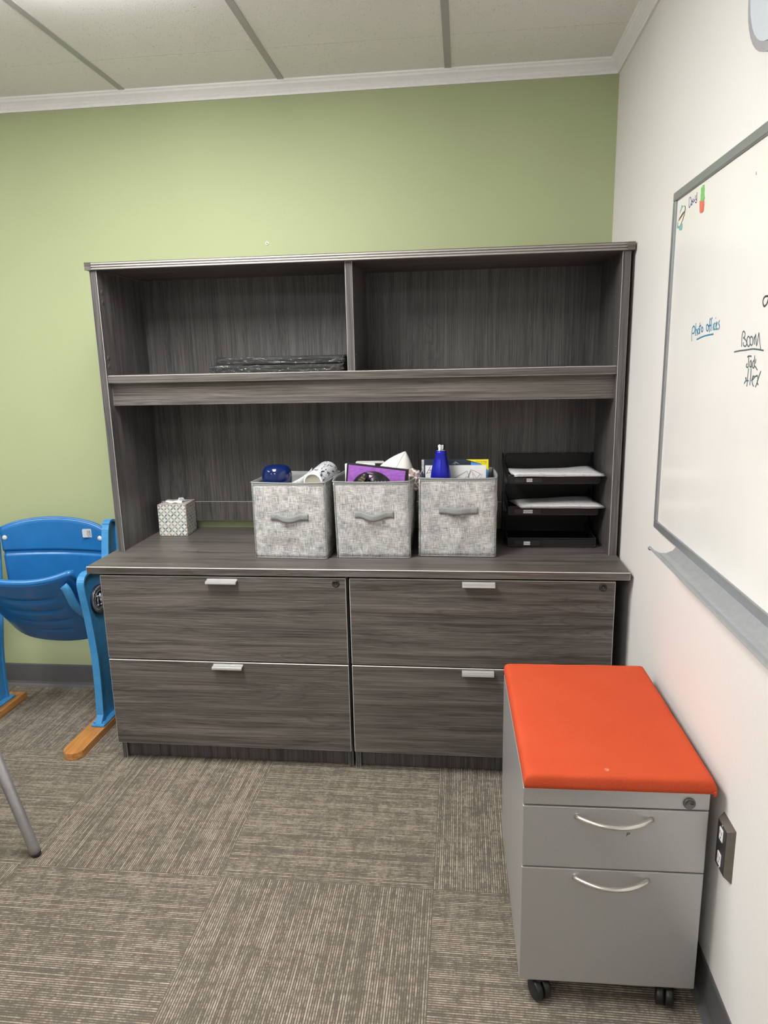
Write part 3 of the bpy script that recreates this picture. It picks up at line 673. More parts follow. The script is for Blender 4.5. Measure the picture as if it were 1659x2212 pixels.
# ================================================================== table at the left edge (one leg in view)
tb = thing('table', 'table at the left edge standing on slim silver legs with black feet', 'table', (-.75, -1.5, 0))
LEG = plain('leg_silver', (0.36, 0.36, 0.365), .33, .6)
bm = B(); prism(bm, rrect(-1.34, -.14, -1.80, -1.05, .04), 2, .700, .725, bevel=.002); obj('tabletop', bm, plain('table_grey', (0.45, 0.44, 0.42), .5), tb)
for fx_, fy_, tx_, ty_ in ((.028, -1.095, -.150, -1.098), (.028, -1.755, -.150, -1.752), (-1.508, -1.095, -1.33, -1.098), (-1.508, -1.755, -1.33, -1.752)):
    bm = B(); a = Vector((fx_, fy_, .012)); b = Vector((tx_, ty_, .70))
    tube(bm, [a, a.lerp(b, .02), b], [.0152, .0155, .0165], 20); lg = obj('leg', bm, LEG, tb)
    bm = B(); d = (b - a).normalized(); tube(bm, [a - d * .012, a - d * .008, a], [.011, .0140, .0150], 18); obj('foot', bm, BLACK, lg)

# ================================================================== fabric bins
def linen():
    t = NT('linen_print', 0.85, 0, 0.2)
    c = t.coord(5.7); x, y, z = t.sep(c)
    h = t.math('ADD', x, y)
    p = t.comb(h, z, 0.0)
    hor = t.noise(t.scale(p, (34, 560, 1)), 1.0, 3, 0.7)
    ver = t.noise(t.scale(t.comb(h, z, 3.0), (560, 34, 1)), 1.0, 3, 0.7)
    hl = t.noise(t.scale(t.comb(h, z, 7.0), (16, 300, 1)), 1.0, 2, 0.6)
    vl = t.noise(t.scale(t.comb(h, z, 9.0), (300, 16, 1)), 1.0, 2, 0.6)
    blot = t.noise(c, 26, 3)
    s = t.math('ADD', t.math('MULTIPLY', hor, 0.5), t.math('MULTIPLY', ver, 0.5))
    s = t.math('ADD', s, t.math('MULTIPLY', t.math('SUBTRACT', blot, .5), 0.22))
    col = t.ramp(s, [(0.37, (0.13, 0.132, 0.135)), (0.49, (0.37, 0.37, 0.365)), (0.60, (0.66, 0.665, 0.66))])
    tint = t.noise(c, 34, 2)
    col = t.mix(t.math('MULTIPLY', t.smooth(tint, .52, .68), .22), col, (0.44, 0.38, 0.31))
    lines = t.math('MAXIMUM', t.smooth(hl, .64, .70), t.smooth(vl, .64, .70))
    col = t.mix(t.math('MULTIPLY', lines, .80), col, (0.76, 0.755, 0.74))
    t.color(col); t.bump(s, .0005, .5); return t.m
LINEN = linen()
FELT = plain('grey_felt', (0.25, 0.265, 0.26), .9, grain=.08, gs=300, bump=.0003)
def bulk(p, amp, sc, seed): return amp * mnoise.noise(Vector((p[0] * sc + seed, p[1] * sc, p[2] * sc)))
def fabric_bin(label, loc, rz, w_, d_, h_, tops, bow, seed, hz, hx):
    """origin: front left bottom corner. tops: xy offsets of the 4 top corners (FL, FR, BR, BL)"""
    t = thing('storage_bin', label, 'storage bin', loc, rz, 'grey fabric bins on the worktop')
    base = [Vector((0, 0)), Vector((w_, 0)), Vector((w_, d_)), Vector((0, d_))]
    outn = [Vector((0, -1)), Vector((1, 0)), Vector((0, 1)), Vector((-1, 0))]
    N = 14; r = .006
    def per(k, s, v):
        a = base[k] + Vector(tops[k]) * v; b = base[(k + 1) % 4] + Vector(tops[(k + 1) % 4]) * v
        L = (b - a).length; q = r / L
        p = a.lerp(b, q + (1 - 2 * q) * s) if True else None
        o = bow[k] * math.sin(PI * s) * (v ** 1.3) + .004 * math.sin(PI * s) * math.sin(PI * v)
        # slumped creases near the bottom
        cr = mnoise.noise(Vector((k * 3.1 + s * 3.2 + seed, v * 5.0, seed))) * .0045 * math.sin(PI * min(1, s * 1.0)) * math.sin(PI * v) ** .5
        lo = -.007 * math.exp(-((v - .14) / .09) ** 2) * (.5 + .5 * math.sin(6.3 * (s - .25) + seed)) * math.sin(PI * s)
        p = p + outn[k] * (o + cr + lo); return Vector((p.x, p.y, h_ * v - (.003 * math.sin(PI * s) if v > .99 else 0) + .0015))
    bm = B(); cols = []
    NV = 16
    for k in range(4):
        for i in range(N + 1): cols.append([bm.verts.new(per(k, i / N, j / NV)) for j in range(NV + 1)])
    n = len(cols)
    for i in range(n):
        for j in range(NV): bm.faces.new((cols[i][j], cols[(i + 1) % n][j], cols[(i + 1) % n][j + 1], cols[i][j + 1]))
    bm.faces.new([c[0] for c in cols])
    o = obj('fabric_wall', bm, [LINEN, FELT], t, local=True, shade=True)
    s_ = solidify(o, .0035, -1); s_.material_offset = 1; s_.use_rim = True
    bm = B(); rim = [per(k, i / N, 1.0) for k in range(4) for i in range(N + 1)]
    tube(bm, rim, .0030, 8, closed=True)
    def strip(z0, z1, outw):
        for k in range(4):
            for i in range(N):
                a = per(k, i / N, 1.0); b = per(k, (i + 1) / N, 1.0); a2 = per(k, i / N, 1 - z0 / h_); b2 = per(k, (i + 1) / N, 1 - z0 / h_)
                nn = Vector((outn[k].x, outn[k].y, 0)) * outw
                f = bm.faces.new([bm.verts.new(p + nn) for p in (a, b, b2, a2)]); f.smooth = True
    strip(.010, 0, .0012)
    for k in range(4):
        tube(bm, [per(k, 0, j / 12) + Vector((-.002 if k in (0, 3) else .002, -.002 if k in (0, 1) else .002, 0)) * .5 for j in range(13)], .0016, 6)
    tube(bm, [per(k, i / N, 0) + Vector((0, 0, .0012)) for k in range(4) for i in range(N + 1)], .0020, 6, closed=True)
    obj('piping', bm, FELT, t, local=True)
    # strap handle: stitched ends and a slack middle loop
    bm = B(); hw = .067; hh = .0115; dr = (.008, .010, .002)[seed - 1]
    def strap(u, v):
        x = hx + (u - .5) * 2 * hw; m_ = max(0, 1 - abs((u - .5) * 2) / .62)
        s = math.sin(m_ * PI / 2)
        face_y = per(0, min(1, max(0, x / w_)), hz / h_).y
        return Vector((x, face_y - .0028 - .012 * s, hz + (v - .5) * hh * 2 - dr * s))
    surf(bm, strap, 24, 3)
    hd_ = obj('strap_handle', bm, FELT, t, local=True); solidify(hd_, .0022, 0)
    ST = plain('stitch_%d' % seed, (0.33, 0.34, 0.335), .8)
    for sx in (-1, 1):
        bm = B(); xa, xb = hx + sx * hw * .97, hx + sx * hw * .68
        for p, q in (((xa, -1), (xb, 1)), ((xa, 1), (xb, -1))):
            tube(bm, [(p[0], strap(0.5 + (p[0] - hx) / (2 * hw), .5).y - .0015, hz + p[1] * hh * .75), (q[0], strap(0.5 + (q[0] - hx) / (2 * hw), .5).y - .0015, hz + q[1] * hh * .75)], .0005, 5)
        obj('stitching', bm, ST, hd_, local=True)
    return t
fabric_bin('grey woven-print fabric bin holding a navy cup and a tumbler, left of three', (.566, -.4655, HC), -.045, .260, .250, .2700,
           [(-.001, 0), (.001, 0), (.002, .004), (.0, .004)], [-.004, .002, .002, .002], 1, .151, .133)
fabric_bin('grey woven-print fabric bin holding the purple record print and white football, middle of the three', (.858, -.4560, HC), .010, .258, .250, .2700,
           [(-.006, 0), (-.001, 0), (.004, 0), (.0, 0)], [.000, .020, .004, .012], 2, .157, .136)
fabric_bin('grey woven-print fabric bin holding the blue bottle and boxed pad, right of the three', (1.1435, -.4245, HC), -.020, .267, .235, .2765,
           [(.003, 0), (.001, 0), (-.008, -.004), (.004, 0)], [-.002, .008, .002, .002], 3, .1665, .139)

# ---- contents of the left bin
NAVY = plain('navy_gloss', (0.004, 0.014, 0.085), 0.10, grain=.03)
bm = B(); Z0 = HC + .008
lathe(bm, [(.036, 0), (.041, .004), (.044, .05), (.049, .20), (.0525, .255), (.0535, .272), (.0525, .288), (.049, .302), (.042, .3125), (.030, .3185), (.015, .3205), (.001, .3208)], Matrix.Translation((.641, -.395, Z0)) @ Matrix.Diagonal((1.0, .95, .985, 1)), 48)
s_ = obj('domed_cup', bm, NAVY); solo(s_, (.641, -.395, Z0)); tag(s_, 'glossy navy blue rounded cup upside down in the left fabric bin', 'cup')
PAPER_N = [0]
def paper_mat(name, dens=.5, sx=60, sy=220, ink=(0.10, 0.10, 0.11), paper=(0.82, 0.82, 0.81), ax=(0, 1)):
    t = NT(name, .7, 0, .2); c = t.coord(); s = t.sep(c); ink = tuple(.35 + .3 * q for q in ink); p = t.comb(s[ax[0]], s[ax[1]], 0.0)
    line = t.noise(t.scale(p, (sx, sy, 1)), 1, 2, .6); blk = t.noise(p, 22, 1)
    m_ = t.math('MULTIPLY', t.smooth(line, .55, .63), t.smooth(blk, .66 - dens * .2, .70 - dens * .2))
    t.color(t.mix(t.math('MULTIPLY', m_, .75), paper, ink)); return t.m
bm = B()
Q = [(.690, -.435, HC + .262), (.700, -.43, HC + .262), (.772, -.34, HC + .286), (.715, -.30, HC + .286)]
def sheet_q(u, v):
    a = Vector((.700, -.445, HC + .02)).lerp(Vector((.772, -.320, HC + .02)), u); b = Vector((.694, -.448, HC + .262)).lerp(Vector((.752, -.315, HC + .300)), u)
    p = a.lerp(b, v); p.x += -.018 * math.sin(PI * v) + .012 * math.sin(PI * u); return p
surf(bm, sheet_q, 10, 10)
s_ = obj('printed_sheet', bm, paper_mat('sheet_print', .9, 90, 260, (0.12, .10, .10), ax=(1, 2))); solidify(s_, .0006, 0); solo(s_, (.71, -.38, HC + .02)); tag(s_, 'printed white paper sheet curled beside the navy cup in the left bin', 'paper')
# tumbler lying in the bin, base towards the viewer
d = Vector((.022, .17, .013)).normalized(); o0 = Vector((.7765, -.425, 1.0145))
t = thing('tumbler', 'white tumbler with black script lying in the left fabric bin', 'tumbler', tuple(o0))
zx = d; xx = zx.cross(Vector((0, 0, 1))).normalized(); yy = zx.cross(xx)
Mt = Matrix(((xx.x, yy.x, zx.x, o0.x), (xx.y, yy.y, zx.y, o0.y), (xx.z, yy.z, zx.z, o0.z), (0, 0, 0, 1)))
t_ = NT('tumbler_print', .3, 0, .5); c_ = t_.coord(); s3 = t_.sep(c_)
n1 = t_.noise(t_.scale(c_, (120, 36, 120)), 1, 3, .6, .8)
t_.color(t_.mix(t_.smooth(n1, .57, .60), (0.72, 0.74, 0.78), (0.03, 0.03, 0.04)))
bm = B(); lathe(bm, [(.0345, .004), (.0362, .012), (.0385, .08), (.0405, .165), (.040, .17), (.001, .17)], Mt, 40); obj('tumbler_body', bm, t_.m, t)
bm = B(); lathe(bm, [(.0285, .0015), (.0300, -.001), (.0335, -.001), (.0350, .002), (.0355, .008), (.0345, .010)], Mt, 40, cap=False); obj('base_ring', bm, plain('tumbler_white', (0.85, 0.85, 0.84), .2), t)
bm = B(); lathe(bm, [(.001, .003), (.026, .003), (.0290, .0012), (.0290, .006)], Mt, 40, cap=False); obj('base_disc', bm, plain('tumbler_base', (0.60, 0.56, 0.46), .25, .2, grain=.12, gs=150), t)

# ---- contents of the middle bin
# record print: black-edged purple board with a vinyl record picture
rp = thing('record_print', 'purple framed print of a black vinyl record with pink lettering in the middle bin', 'framed print', (1.004, -.40, HC + .02))
Mr = Matrix.Translation((1.0040, -.4080, 1.0695)) @ Matrix.Rotation(math.radians(6.2), 4, 'Y') @ Matrix.Rotation(math.radians(2), 4, 'X') @ Matrix.Rotation(math.radians(-3), 4, 'Z')
def tb_(bm, M4): bmesh.ops.transform(bm, matrix=M4, verts=bm.verts)
PW, PH = .218, .300
bm = B(); bx(bm, -PW / 2, PW / 2, 0, .012, -PH, 0, .001); tb_(bm, Mr); obj('board', bm, plain('print_black', (0.012, 0.012, 0.014), .4), rp)
t_ = NT('print_purple', .35, 0, .5); c_ = t_.coord(); n1 = t_.noise(t_.scale(c_, (60, 60, 200)), 1, 3, .7)
t_.color(t_.ramp(n1, [(.3, (0.27, 0.085, 0.42)), (.6, (0.37, 0.14, 0.54)), (.8, (0.50, 0.27, 0.64))]))
bm = B(); bx(bm, -PW / 2 + .0065, PW / 2 - .0105, -.0012, .0, -PH + .01, -.0055); tb_(bm, Mr); obj('purple_panel', bm, t_.m, rp)
t_ = NT('vinyl', .22, 0, .6); c_ = t_.coord()
t_.b.inputs['Base Color'].default_value = (0.012, 0.012, 0.014, 1)
RC = (-.011, -.0975); RR = .079
bm = B(); lathe(bm, [(.001, 0), (RR, 0), (RR, .0012), (.001, .0012)], frame4((RC[0], -.0012, RC[1]), (1, 0, 0), (0, 0, 1)), 64)
for i in range(9): tube(bm, [(RC[0] + (RR - .004 - i * .005) * math.cos(a), -.0024, RC[1] + (RR - .004 - i * .005) * math.sin(a)) for a in [2 * PI * q / 60 for q in range(60)]], .0004, 5, closed=True)
tb_(bm, Mr); obj('record', bm, t_.m, rp)
bm = B(); LT = [[(-.045, -.034), (-.030, -.0275), (-.013, -.029), (-.016, -.040), (-.028, -.046)], [(-.030, -.030), (-.030, -.066)], [(-.028, -.046), (-.018, -.053), (-.008, -.066)],
      [(-.003, -.052), (-.002, -.066)], [(.005, -.066), (.007, -.050), (.0125, -.060), (.018, -.049), (.020, -.066)], [(.026, -.066), (.031, -.047), (.037, -.066)], [(.028, -.059), (.035, -.059)], [(.052, -.048), (.043, -.049), (.043, -.058), (.048, -.066)]]
for s in LT: tube(bm, [(a, -.0032, b) for a, b in s], .0014, 6)
tb_(bm, Mr); obj('lettering', bm, plain('print_pink', (0.42, 0.14, 0.50), .4), rp)
bm = B(); t4 = Matrix.Translation((.954, -.4270, 1.025)) @ Matrix.Rotation(.5, 4, 'Y')
lathe(bm, [(.007, -.06), (.008, -.02), (.0135, .0), (.013, .018), (.009, .026), (.001, .028)], t4, 20)
s_ = obj('black_pen', bm, [BLACK]); solo(s_, (.954, -.427, .93)); tag(s_, 'short black cylinder with gold lines standing before the record print', 'pen')
bm = B()
for i in range(5):
    for j in range(2): bx(bm, -.010 + i * .0035, -.0085 + i * .0035, -.0142, -.0128, -.004 + j * .009, .002 + j * .009)
tb_(bm, t4); o = obj('gold_mark', bm, plain('gold', (0.75, 0.62, 0.36), .3, .8)); o.location = -Vector((.954, -.427, .93)); o.parent = s_
# white framed picture behind
WM = plain('white_gloss', (0.82, 0.82, 0.80), .3)
t = thing('picture_frame', 'white picture frame with dark middle standing behind the record print', 'picture frame', (.952, -.225, HC + .02))
Mw = Matrix.Translation((.952, -.220, 1.0605)) @ Matrix.Rotation(math.radians(-1), 4, 'X')
bm = B(); prism(bm, [(a, b) for a, b in rrect(-.054, .0545, -.28, 0, .007)], 1, 0, .010, bevel=.001); tb_(bm, Mw); obj('frame', bm, WM, t)
bm = B(); bx(bm, -.048, .050, -.001, .0, -.26, -.0075); tb_(bm, Mw); obj('picture', bm, plain('dark_picture', (0.02, 0.03, 0.03), .3), t)
bm = B(); Mw2 = Matrix.Translation((.8930, -.405, 1.0760)) @ Matrix.Rotation(math.radians(2), 4, 'X')
bx(bm, -.008, .10, .014, .024, -.29, .0, .004, 3); tb_(bm, Mw2); s_ = obj('white_panel', bm, WM); solo(s_, (.92, -.39, HC + .02)); tag(s_, 'thin white panel showing its edge at the left of the record print', 'panel')
# football
ft = thing('football', 'white and brown football standing on its end in the middle bin', 'football', (1.04, -.295, .84))
ax_ = Vector((.40, .02, 1)).normalized(); cc = Vector((1.0925, -.295, 1.1065)) - ax_ * .140
xx = ax_.cross(Vector((0, 1, 0))).normalized(); yy = ax_.cross(xx)
Mf = Matrix(((xx.x, yy.x, ax_.x, cc.x), (xx.y, yy.y, ax_.y, cc.y), (xx.z, yy.z, ax_.z, cc.z), (0, 0, 0, 1)))
prof = []
for i in range(33):
    a = -PI / 2 + PI * i / 32; zz = math.sin(a) * .140; r = .080 * (1 - (zz / .140) ** 2) ** .97; prof.append((max(r, .0005), zz))
bm = B(); lathe(bm, prof, Mf, 48, cap=False)
bm.faces.ensure_lookup_table()
Mi = Mf.inverted()
for f in bm.faces:
    c_ = f.calc_center_median(); c_ = c_ - (cc + ax_ * (c_ - cc).dot(ax_)); an = math.degrees(math.atan2(c_.y, c_.x)) % 360
    f.material_index = 1 if 95 < an < 187 else 0
fo = obj('ball_skin', bm, [plain('football_white', (0.80, 0.78, 0.72), .45, bump=.0004, gs=400), plain('football_brown', (0.16, 0.05, 0.03), .5, bump=.0004, gs=400)], ft)
bm = B()
wx_ = (Vector((1, 0, 0)) - ax_ * ax_.x).normalized(); wy_ = ax_.cross(wx_)
for an in (6, 95, 187, 262):
    a = math.radians(an); tube(bm, [cc + ax_ * z + (wx_ * math.cos(a) + wy_ * math.sin(a)) * r * 1.003 for r, z in prof[1:-1]], .0008, 5)
obj('seam', bm, plain('seam_grey', (0.35, 0.33, 0.3), .6), ft)
# patterned cloth
bm = B(); bmesh.ops.create_icosphere(bm, subdivisions=4, radius=1)
for v in bm.verts:
    n0 = mnoise.noise(v.co * 2.3 + Vector((3, 1, 0))); n1 = abs(mnoise.noise(v.co * 4 + Vector((0, 7, 2))))
    v.co = Vector((v.co.x * .024, v.co.y * .030, v.co.z * .040)) * (1 + .30 * n0 + .12 * n1) + Vector((1.1235, -.360, 1.010)) + Vector((.004 * v.co.z, 0, 0))
t_ = NT('spotted_cloth', .9, 0, .2); c_ = t_.coord(); e_ = t_.voro(c_, 52, 'DISTANCE_TO_EDGE')
t_.color(t_.mix(t_.smooth(e_, .06, .11), (0.78, 0.73, 0.68), (0.33, 0.23, 0.22))); t_.bump(t_.noise(c_, 200, 3), .001, .6)
s_ = obj('spotted_cloth', bm, t_.m, shade=True); solo(s_, (1.1235, -.36, .97)); tag(s_, 'white cloth with brown patches stuffed at the right corner of the middle bin', 'cloth')

# ---- contents of the right bin
bt = thing('water_bottle', 'bright blue steel water bottle with a silver cap in the right bin', 'water bottle', (1.2220, -.335, HC + .008))
bm = B(); Mx = Matrix.Translation((1.2205, -.335, HC + .008))
BP_ = [(.030, 0), (.0365, .003), (.0370, .01), (.0372, .225), (.0365, .262), (.0335, .285), (.0290, .303), (.0242, .318), (.0212, .332), (.0205, .345), (.0200, .351), (.0175, .3545), (.001, .3545)]
lathe(bm, BP_, Mx, 48); obj('bottle_body', bm, plain('bottle_blue', (0.006, 0.012, 0.36), .28, .35, grain=.03), bt)
bm = B(); lathe(bm, [(.0185, .3545), (.0185, .3570), (.0165, .3578), (.0150, .3585), (.0150, .3745), (.0140, .3765), (.001, .3770)], Mx, 40)
obj('cap', bm, CHROME, bt)
bm = B(); text_into(bm, 'A', .030, frame4((1.243, -.3645, 1.004), (.75, .55, 0), (0, 0, 1))); obj('logo_mark', bm, WM, bt)
bxp = thing('pad_box', 'boxed pad with a yellow corner reading Pop-up Edge standing in the right bin', 'boxed pad', (1.269, -.262, HC + .02))
Mb = Matrix.Translation((1.269, -.262, 1.0715)) @ Matrix.Rotation(math.radians(-4), 4, 'X')
bm = B(); bx(bm, -.1205, .1215, 0, .020, -.295, 0, .0008); tb_(bm, Mb); obj('box', bm, plain('box_navy', (0.018, 0.03, 0.055), .3), bxp)
bm = B(); bx(bm, -.1205, -.1120, -.0008, 0, -.29, -.0005); tb_(bm, Mb); obj('spiral_edge', bm, plain('box_silver', (0.45, 0.47, 0.50), .35, grain=.3, gs=120), bxp)
bm = B(); prism(bm, [(.040, -.0005), (.1210, -.0005), (.1210, -.041), (.092, -.0155)], 1, -.0012, -.0002); tb_(bm, Mb); obj('yellow_corner', bm, plain('box_yellow', (0.85, 0.74, 0.01), .35, grain=.02), bxp)
bm = B(); prism(bm, [(.058, -.010), (.092, -.0165), (.1205, -.041), (.1205, -.12), (.058, -.12)], 1, -.0009, -.0001); tb_(bm, Mb); obj('blue_panel', bm, plain('box_blue', (0.08, 0.28, 0.62), .35), bxp)
bm = B(); text_into(bm, 'Pop-up Edge', .0078, frame4((.0965, -.0015, -.0085), (1, 0, -.01), (0, 0, 1))); text_into(bm, 'for fast writing', .0042, frame4((.1010, -.0015, -.0150), (1, 0, 0), (0, 0, 1)), align='CENTER'); tb_(bm, Mb); obj('lettering', bm, plain('box_text', (0.20, 0.06, 0.10), .5), bxp)
bm = B(); prism(bm, [(-.012, -.018), (.004, -.0075), (.019, -.018), (.004, -.0145)], 1, -.0008, -.0001); prism(bm, [(-.002, -.019), (.000, -.006), (.002, -.019)], 1, -.0009, -.0001); tb_(bm, Mb); obj('printed_shape', bm, plain('box_grey', (0.25, 0.27, 0.30), .4), bxp)
def board_sheet(name, label, x0, x1, y, ztop, h_, tilt, drawing, cat='drawing', sl=0.0):
    t = thing(name, label, cat, ((x0 + x1) / 2, y, ztop - h_))
    Ms = Matrix.Translation(((x0 + x1) / 2, y, ztop)) @ Matrix.Rotation(math.radians(tilt), 4, 'X')
    w2 = (x1 - x0) / 2; bm = B()
    prism(bm, [(-w2, -sl), (w2, 0), (w2, -h_), (-w2, -h_)], 1, 0, .0012); tb_(bm, Ms); obj('paper', bm, plain(name + '_paper', (0.78, 0.78, 0.765), .7, grain=.03, gs=30), t)
    bm = B()
    for s in drawing: tube(bm, [(a - (x0 + x1) / 2, -.0003, b - ztop) for a, b in s], .0007, 5)
    tb_(bm, Ms); obj('pencil_lines', bm, plain(name + '_line', (0.22, 0.15, 0.20), .7), t); return t
board_sheet('sketch_sheet', 'white sheet with a purple pencil sketch in front of the yellow-cornered box', 1.237, 1.3805, -.293, 1.0545, .27, -3,
            [[(1.260, 1.004), (1.292, 1.022), (1.313, 1.034), (1.322, 1.006)], [(1.327, 1.034), (1.318, 1.010)], [(1.316, 1.012), (1.326, 1.038), (1.340, 1.034), (1.367, 1.019), (1.357, 1.004)], [(1.330, 1.035), (1.338, 1.004)], [(1.335, 1.025), (1.348, 1.005)], [(1.304, 1.005), (1.310, 1.014), (1.317, 1.010)], [(1.350, 1.010), (1.360, 1.022)]])
board_sheet('sketch_sheet', 'white sheet with a pencilled house shape left of the blue bottle', 1.163, 1.213, -.293, 1.0545, .27, -3,
            [[(1.167, 1.024), (1.181, 1.050), (1.187, 1.044)], [(1.169, 1.026), (1.186, 1.030)], [(1.178, 1.037), (1.188, 1.034)], [(1.181, 1.041), (1.181, 1.033)]])

# ================================================================== desk tray organiser
BM_ = NT('black_mesh', .5, .3, .4)
c_ = BM_.coord(); x_, y_, z_ = BM_.sep(c_)
hx_ = BM_.math('ADD', x_, y_)
fa = BM_.math('SINE', BM_.math('MULTIPLY', BM_.math('ADD', hx_, z_), 1700.0)); fb = BM_.math('SINE', BM_.math('MULTIPLY', BM_.math('SUBTRACT', hx_, z_), 1700.0))
dots = BM_.smooth(BM_.math('MULTIPLY', fa, fb), .25, .7)
BM_.color(BM_.mix(dots, (0.010, 0.010, 0.011), (0.055, 0.053, 0.050)))
MESH = BM_.m
WIRE = plain('black_wire', (0.010, 0.010, 0.012), .35)
org = thing('letter_tray_rack', 'black mesh three-tier letter tray rack with white name labels on the worktop', 'letter tray rack', (1.62, -.17, HC))
trays = []
for k, (zb, lab, lw) in enumerate(((.987, 'POs', .016), (.8725, 'Received', .030), (.7545, 'Done', .019))):
    xa, xb = 1.4615, 1.7780 - .002 * k; yf, yb_ = -.290, -.055; zt = zb + .0305
    bm = B()
    bx(bm, xa, xb, yf, yb_, zb, zb + .0015)
    pf = [(a, b) for a, b in rrect(xa, xb, zb, zt, .007)]
    prism(bm, pf, 1, yf, yf + .0015)
    for x in (xa, xb): prism(bm, [(yf, zb), (yb_, zb), (yb_, zt + .012), (yf + .05, zt), (yf, zt)], 0, x - .00075, x + .00075)
    tr_ = obj('tray', bm, MESH, org); trays.append(tr_)
    bm = B(); tube(bm, [(a, yf, b) for a, b in pf], .0022, 8, closed=True)
    for x in (xa, xb): tube(bm, [(x, yf, zt), (x, yf + .05, zt), (x, yb_, zt + .012)], .002, 8)
    # tall back plate with rounded wire edge
    zz0, zz1 = zb + .002, zb + .0755
    pb = [(a, b) for a, b in rrect(xa + .004, xb + .006, zz0, zz1, .010)]
    tube(bm, [(a, -.052, b) for a, b in pb], .0022, 8, closed=True)
    obj('wire_rim', bm, WIRE, tr_)
    bm = B(); prism(bm, pb, 1, -.0525, -.0510); obj('back_plate', bm, MESH, tr_)
    bm = B(); bx(bm, xa + .022, xa + .116, yf - .0028, yf - .0014, zb + .004, zb + .0205, .0004); lh = obj('label_holder', bm, plain('holder_grey_%d' % k, (0.022, 0.022, 0.024), .3), tr_)
    lx = (1.5345, 1.5315, 1.530)[k]; bm = B(); bx(bm, lx - lw / 2 - .002, lx + lw / 2 + .002, yf - .0034, yf - .0028, zb + .006, zb + .0185)
    ll = obj('label', bm, plain('label_white_%d' % k, (0.85, 0.85, 0.85), .5, grain=.01), tr_)
    bm = B(); text_into(bm, lab, .0095, frame4((lx, yf - .0036, zb + .0122), (1, 0, 0), (0, 0, 1))); o = obj('label_text', bm, BLACK, tr_)
for x in (1.4535, 1.7945):
    for dx in ((0, .006) if x > 1.7 else (0,)):
        bm = B(); tube(bm, [(x - dx, -.050, HC + .002), (x - dx, -.050, 1.0665)], .0022, 8); obj('upright_wire', bm, WIRE, org)
for xa, xb in ((1.4535, 1.4675), (1.7945, 1.781)):
    for z in (1.0525, 1.037, .945, .922, .83, .81):
        bm = B(); tube(bm, [(xa, -.050, z), (xb, -.051, z)], .0018, 6); obj('side_bracket', bm, WIRE, org)
    bm = B(); tube(bm, [(xa, -.05, HC + .003), (xa, -.25, HC + .003)], .002, 6); obj('base_wire', bm, WIRE, org)

def curled_stack(name, label, x0, x1, y0, y1, z, n, mats, seed, rise=-.012):
    t = thing(name, label, 'paper', ((x0 + x1) / 2, (y0 + y1) / 2, z))
    rr = random.Random(seed)
    for i in range(n):
        dx, dy, rz = rr.uniform(-.004, .004), rr.uniform(-.004, .004), rr.uniform(-.02, .02)
        if i == n - 1: dx, dy, rz = 0, 0, 0
        bm = B()
        def f(u, v):
            x = x0 + (x1 - x0) * u + dx; y = y0 + (y1 - y0) * v + dy
            xr = x + (y - y0) * -.10 - rz * (y - y0); yr = y + rz * (x - x0)
            return Vector((xr, yr, z + .0018 * i + .0005 * i + rise * v * (1 - .45 * u) + .004 * math.sin(PI * u * 1.3 + seed) * v + .002 * mnoise.noise(Vector((u * 3, v * 3, seed + i * .1)))))
        surf(bm, f, 16, 12); o = obj('sheet', bm, mats[i % len(mats)] if i < n - 1 else mats[0], t, shade=True); solidify(o, .0008, 0)
    return t
PA = paper_mat('order_form', .9, 40, 190); PB = plain('blank_paper', (0.80, 0.80, 0.79), .7, grain=.02)
PC = paper_mat('grey_form', .9, 26, 90, (0.25, .25, .25), (0.74, .745, .745))
curled_stack('paper_stack', 'white printed papers lying in the top tray labelled POs', 1.4835, 1.7900, -.315, -.10, 1.0165, 4, [PA, PB], 3, -.010)
curled_stack('paper_stack', 'white printed papers lying in the middle tray labelled Received', 1.5050, 1.7930, -.318, -.10, .9025, 4, [PC, PB], 5, -.016)

# ================================================================== tissue box
tx = thing('tissue_box', 'small cube tissue box with teal lattice print and copper edges on the worktop', 'tissue box', (.080, -.1650, HC + .0005), .045)
def lattice(name, top=False):
    t = NT(name, .45, 0, .4); c = t.coord(); x, y, z = t.sep(c)
    a, b = (x, y) if top else (t.math('ADD', x, y), z)
    s = .0262
    p = t.math('DIVIDE', t.math('ADD', a, b), s); q = t.math('DIVIDE', t.math('SUBTRACT', a, b), s)
    def pet(u, v):
        dist = t.math('ABSOLUTE', t.math('SUBTRACT', u, t.math('ROUND', u)))
        w2 = t.math('MULTIPLY', t.math('ABSOLUTE', t.math('SINE', t.math('MULTIPLY', v, PI))), .175)
        return t.smooth(t.math('SUBTRACT', w2, dist), -.015, .015)
    m_ = t.math('MAXIMUM', pet(p, q), pet(q, p))
    n = t.noise(c, 55, 3); n2 = t.noise(c, 90, 2)
    leaf = t.ramp(n, [(.38, (0.07, 0.19, 0.25)), (.5, (0.22, 0.36, 0.35)), (.62, (0.42, 0.50, 0.42)), (.72, (0.60, 0.60, 0.56))])
    bg = t.mix(t.smooth(n2, .45, .6), (0.80, 0.77, 0.70), (0.78, 0.62, 0.55))
    t.color(t.mix(m_, bg, leaf)); return t.m
CW, CDp, CH = .1165, .1150, .129
bm = B(); bx(bm, 0, CW, 0, CDp, 0, CH, .0016, edge_mi=2)
for f in bm.faces:
    if f.material_index == 0 and f.normal.z == 0: pass
bm.normal_update()
for f in bm.faces:
    if f.material_index == 0 and abs(f.normal.z) > .9: f.material_index = 1
obj('carton', bm, [lattice('lattice_side'), lattice('lattice_top', True), plain('copper_edge', (0.62, 0.33, 0.26), .4, grain=.2, gs=90)], tx, local=True)
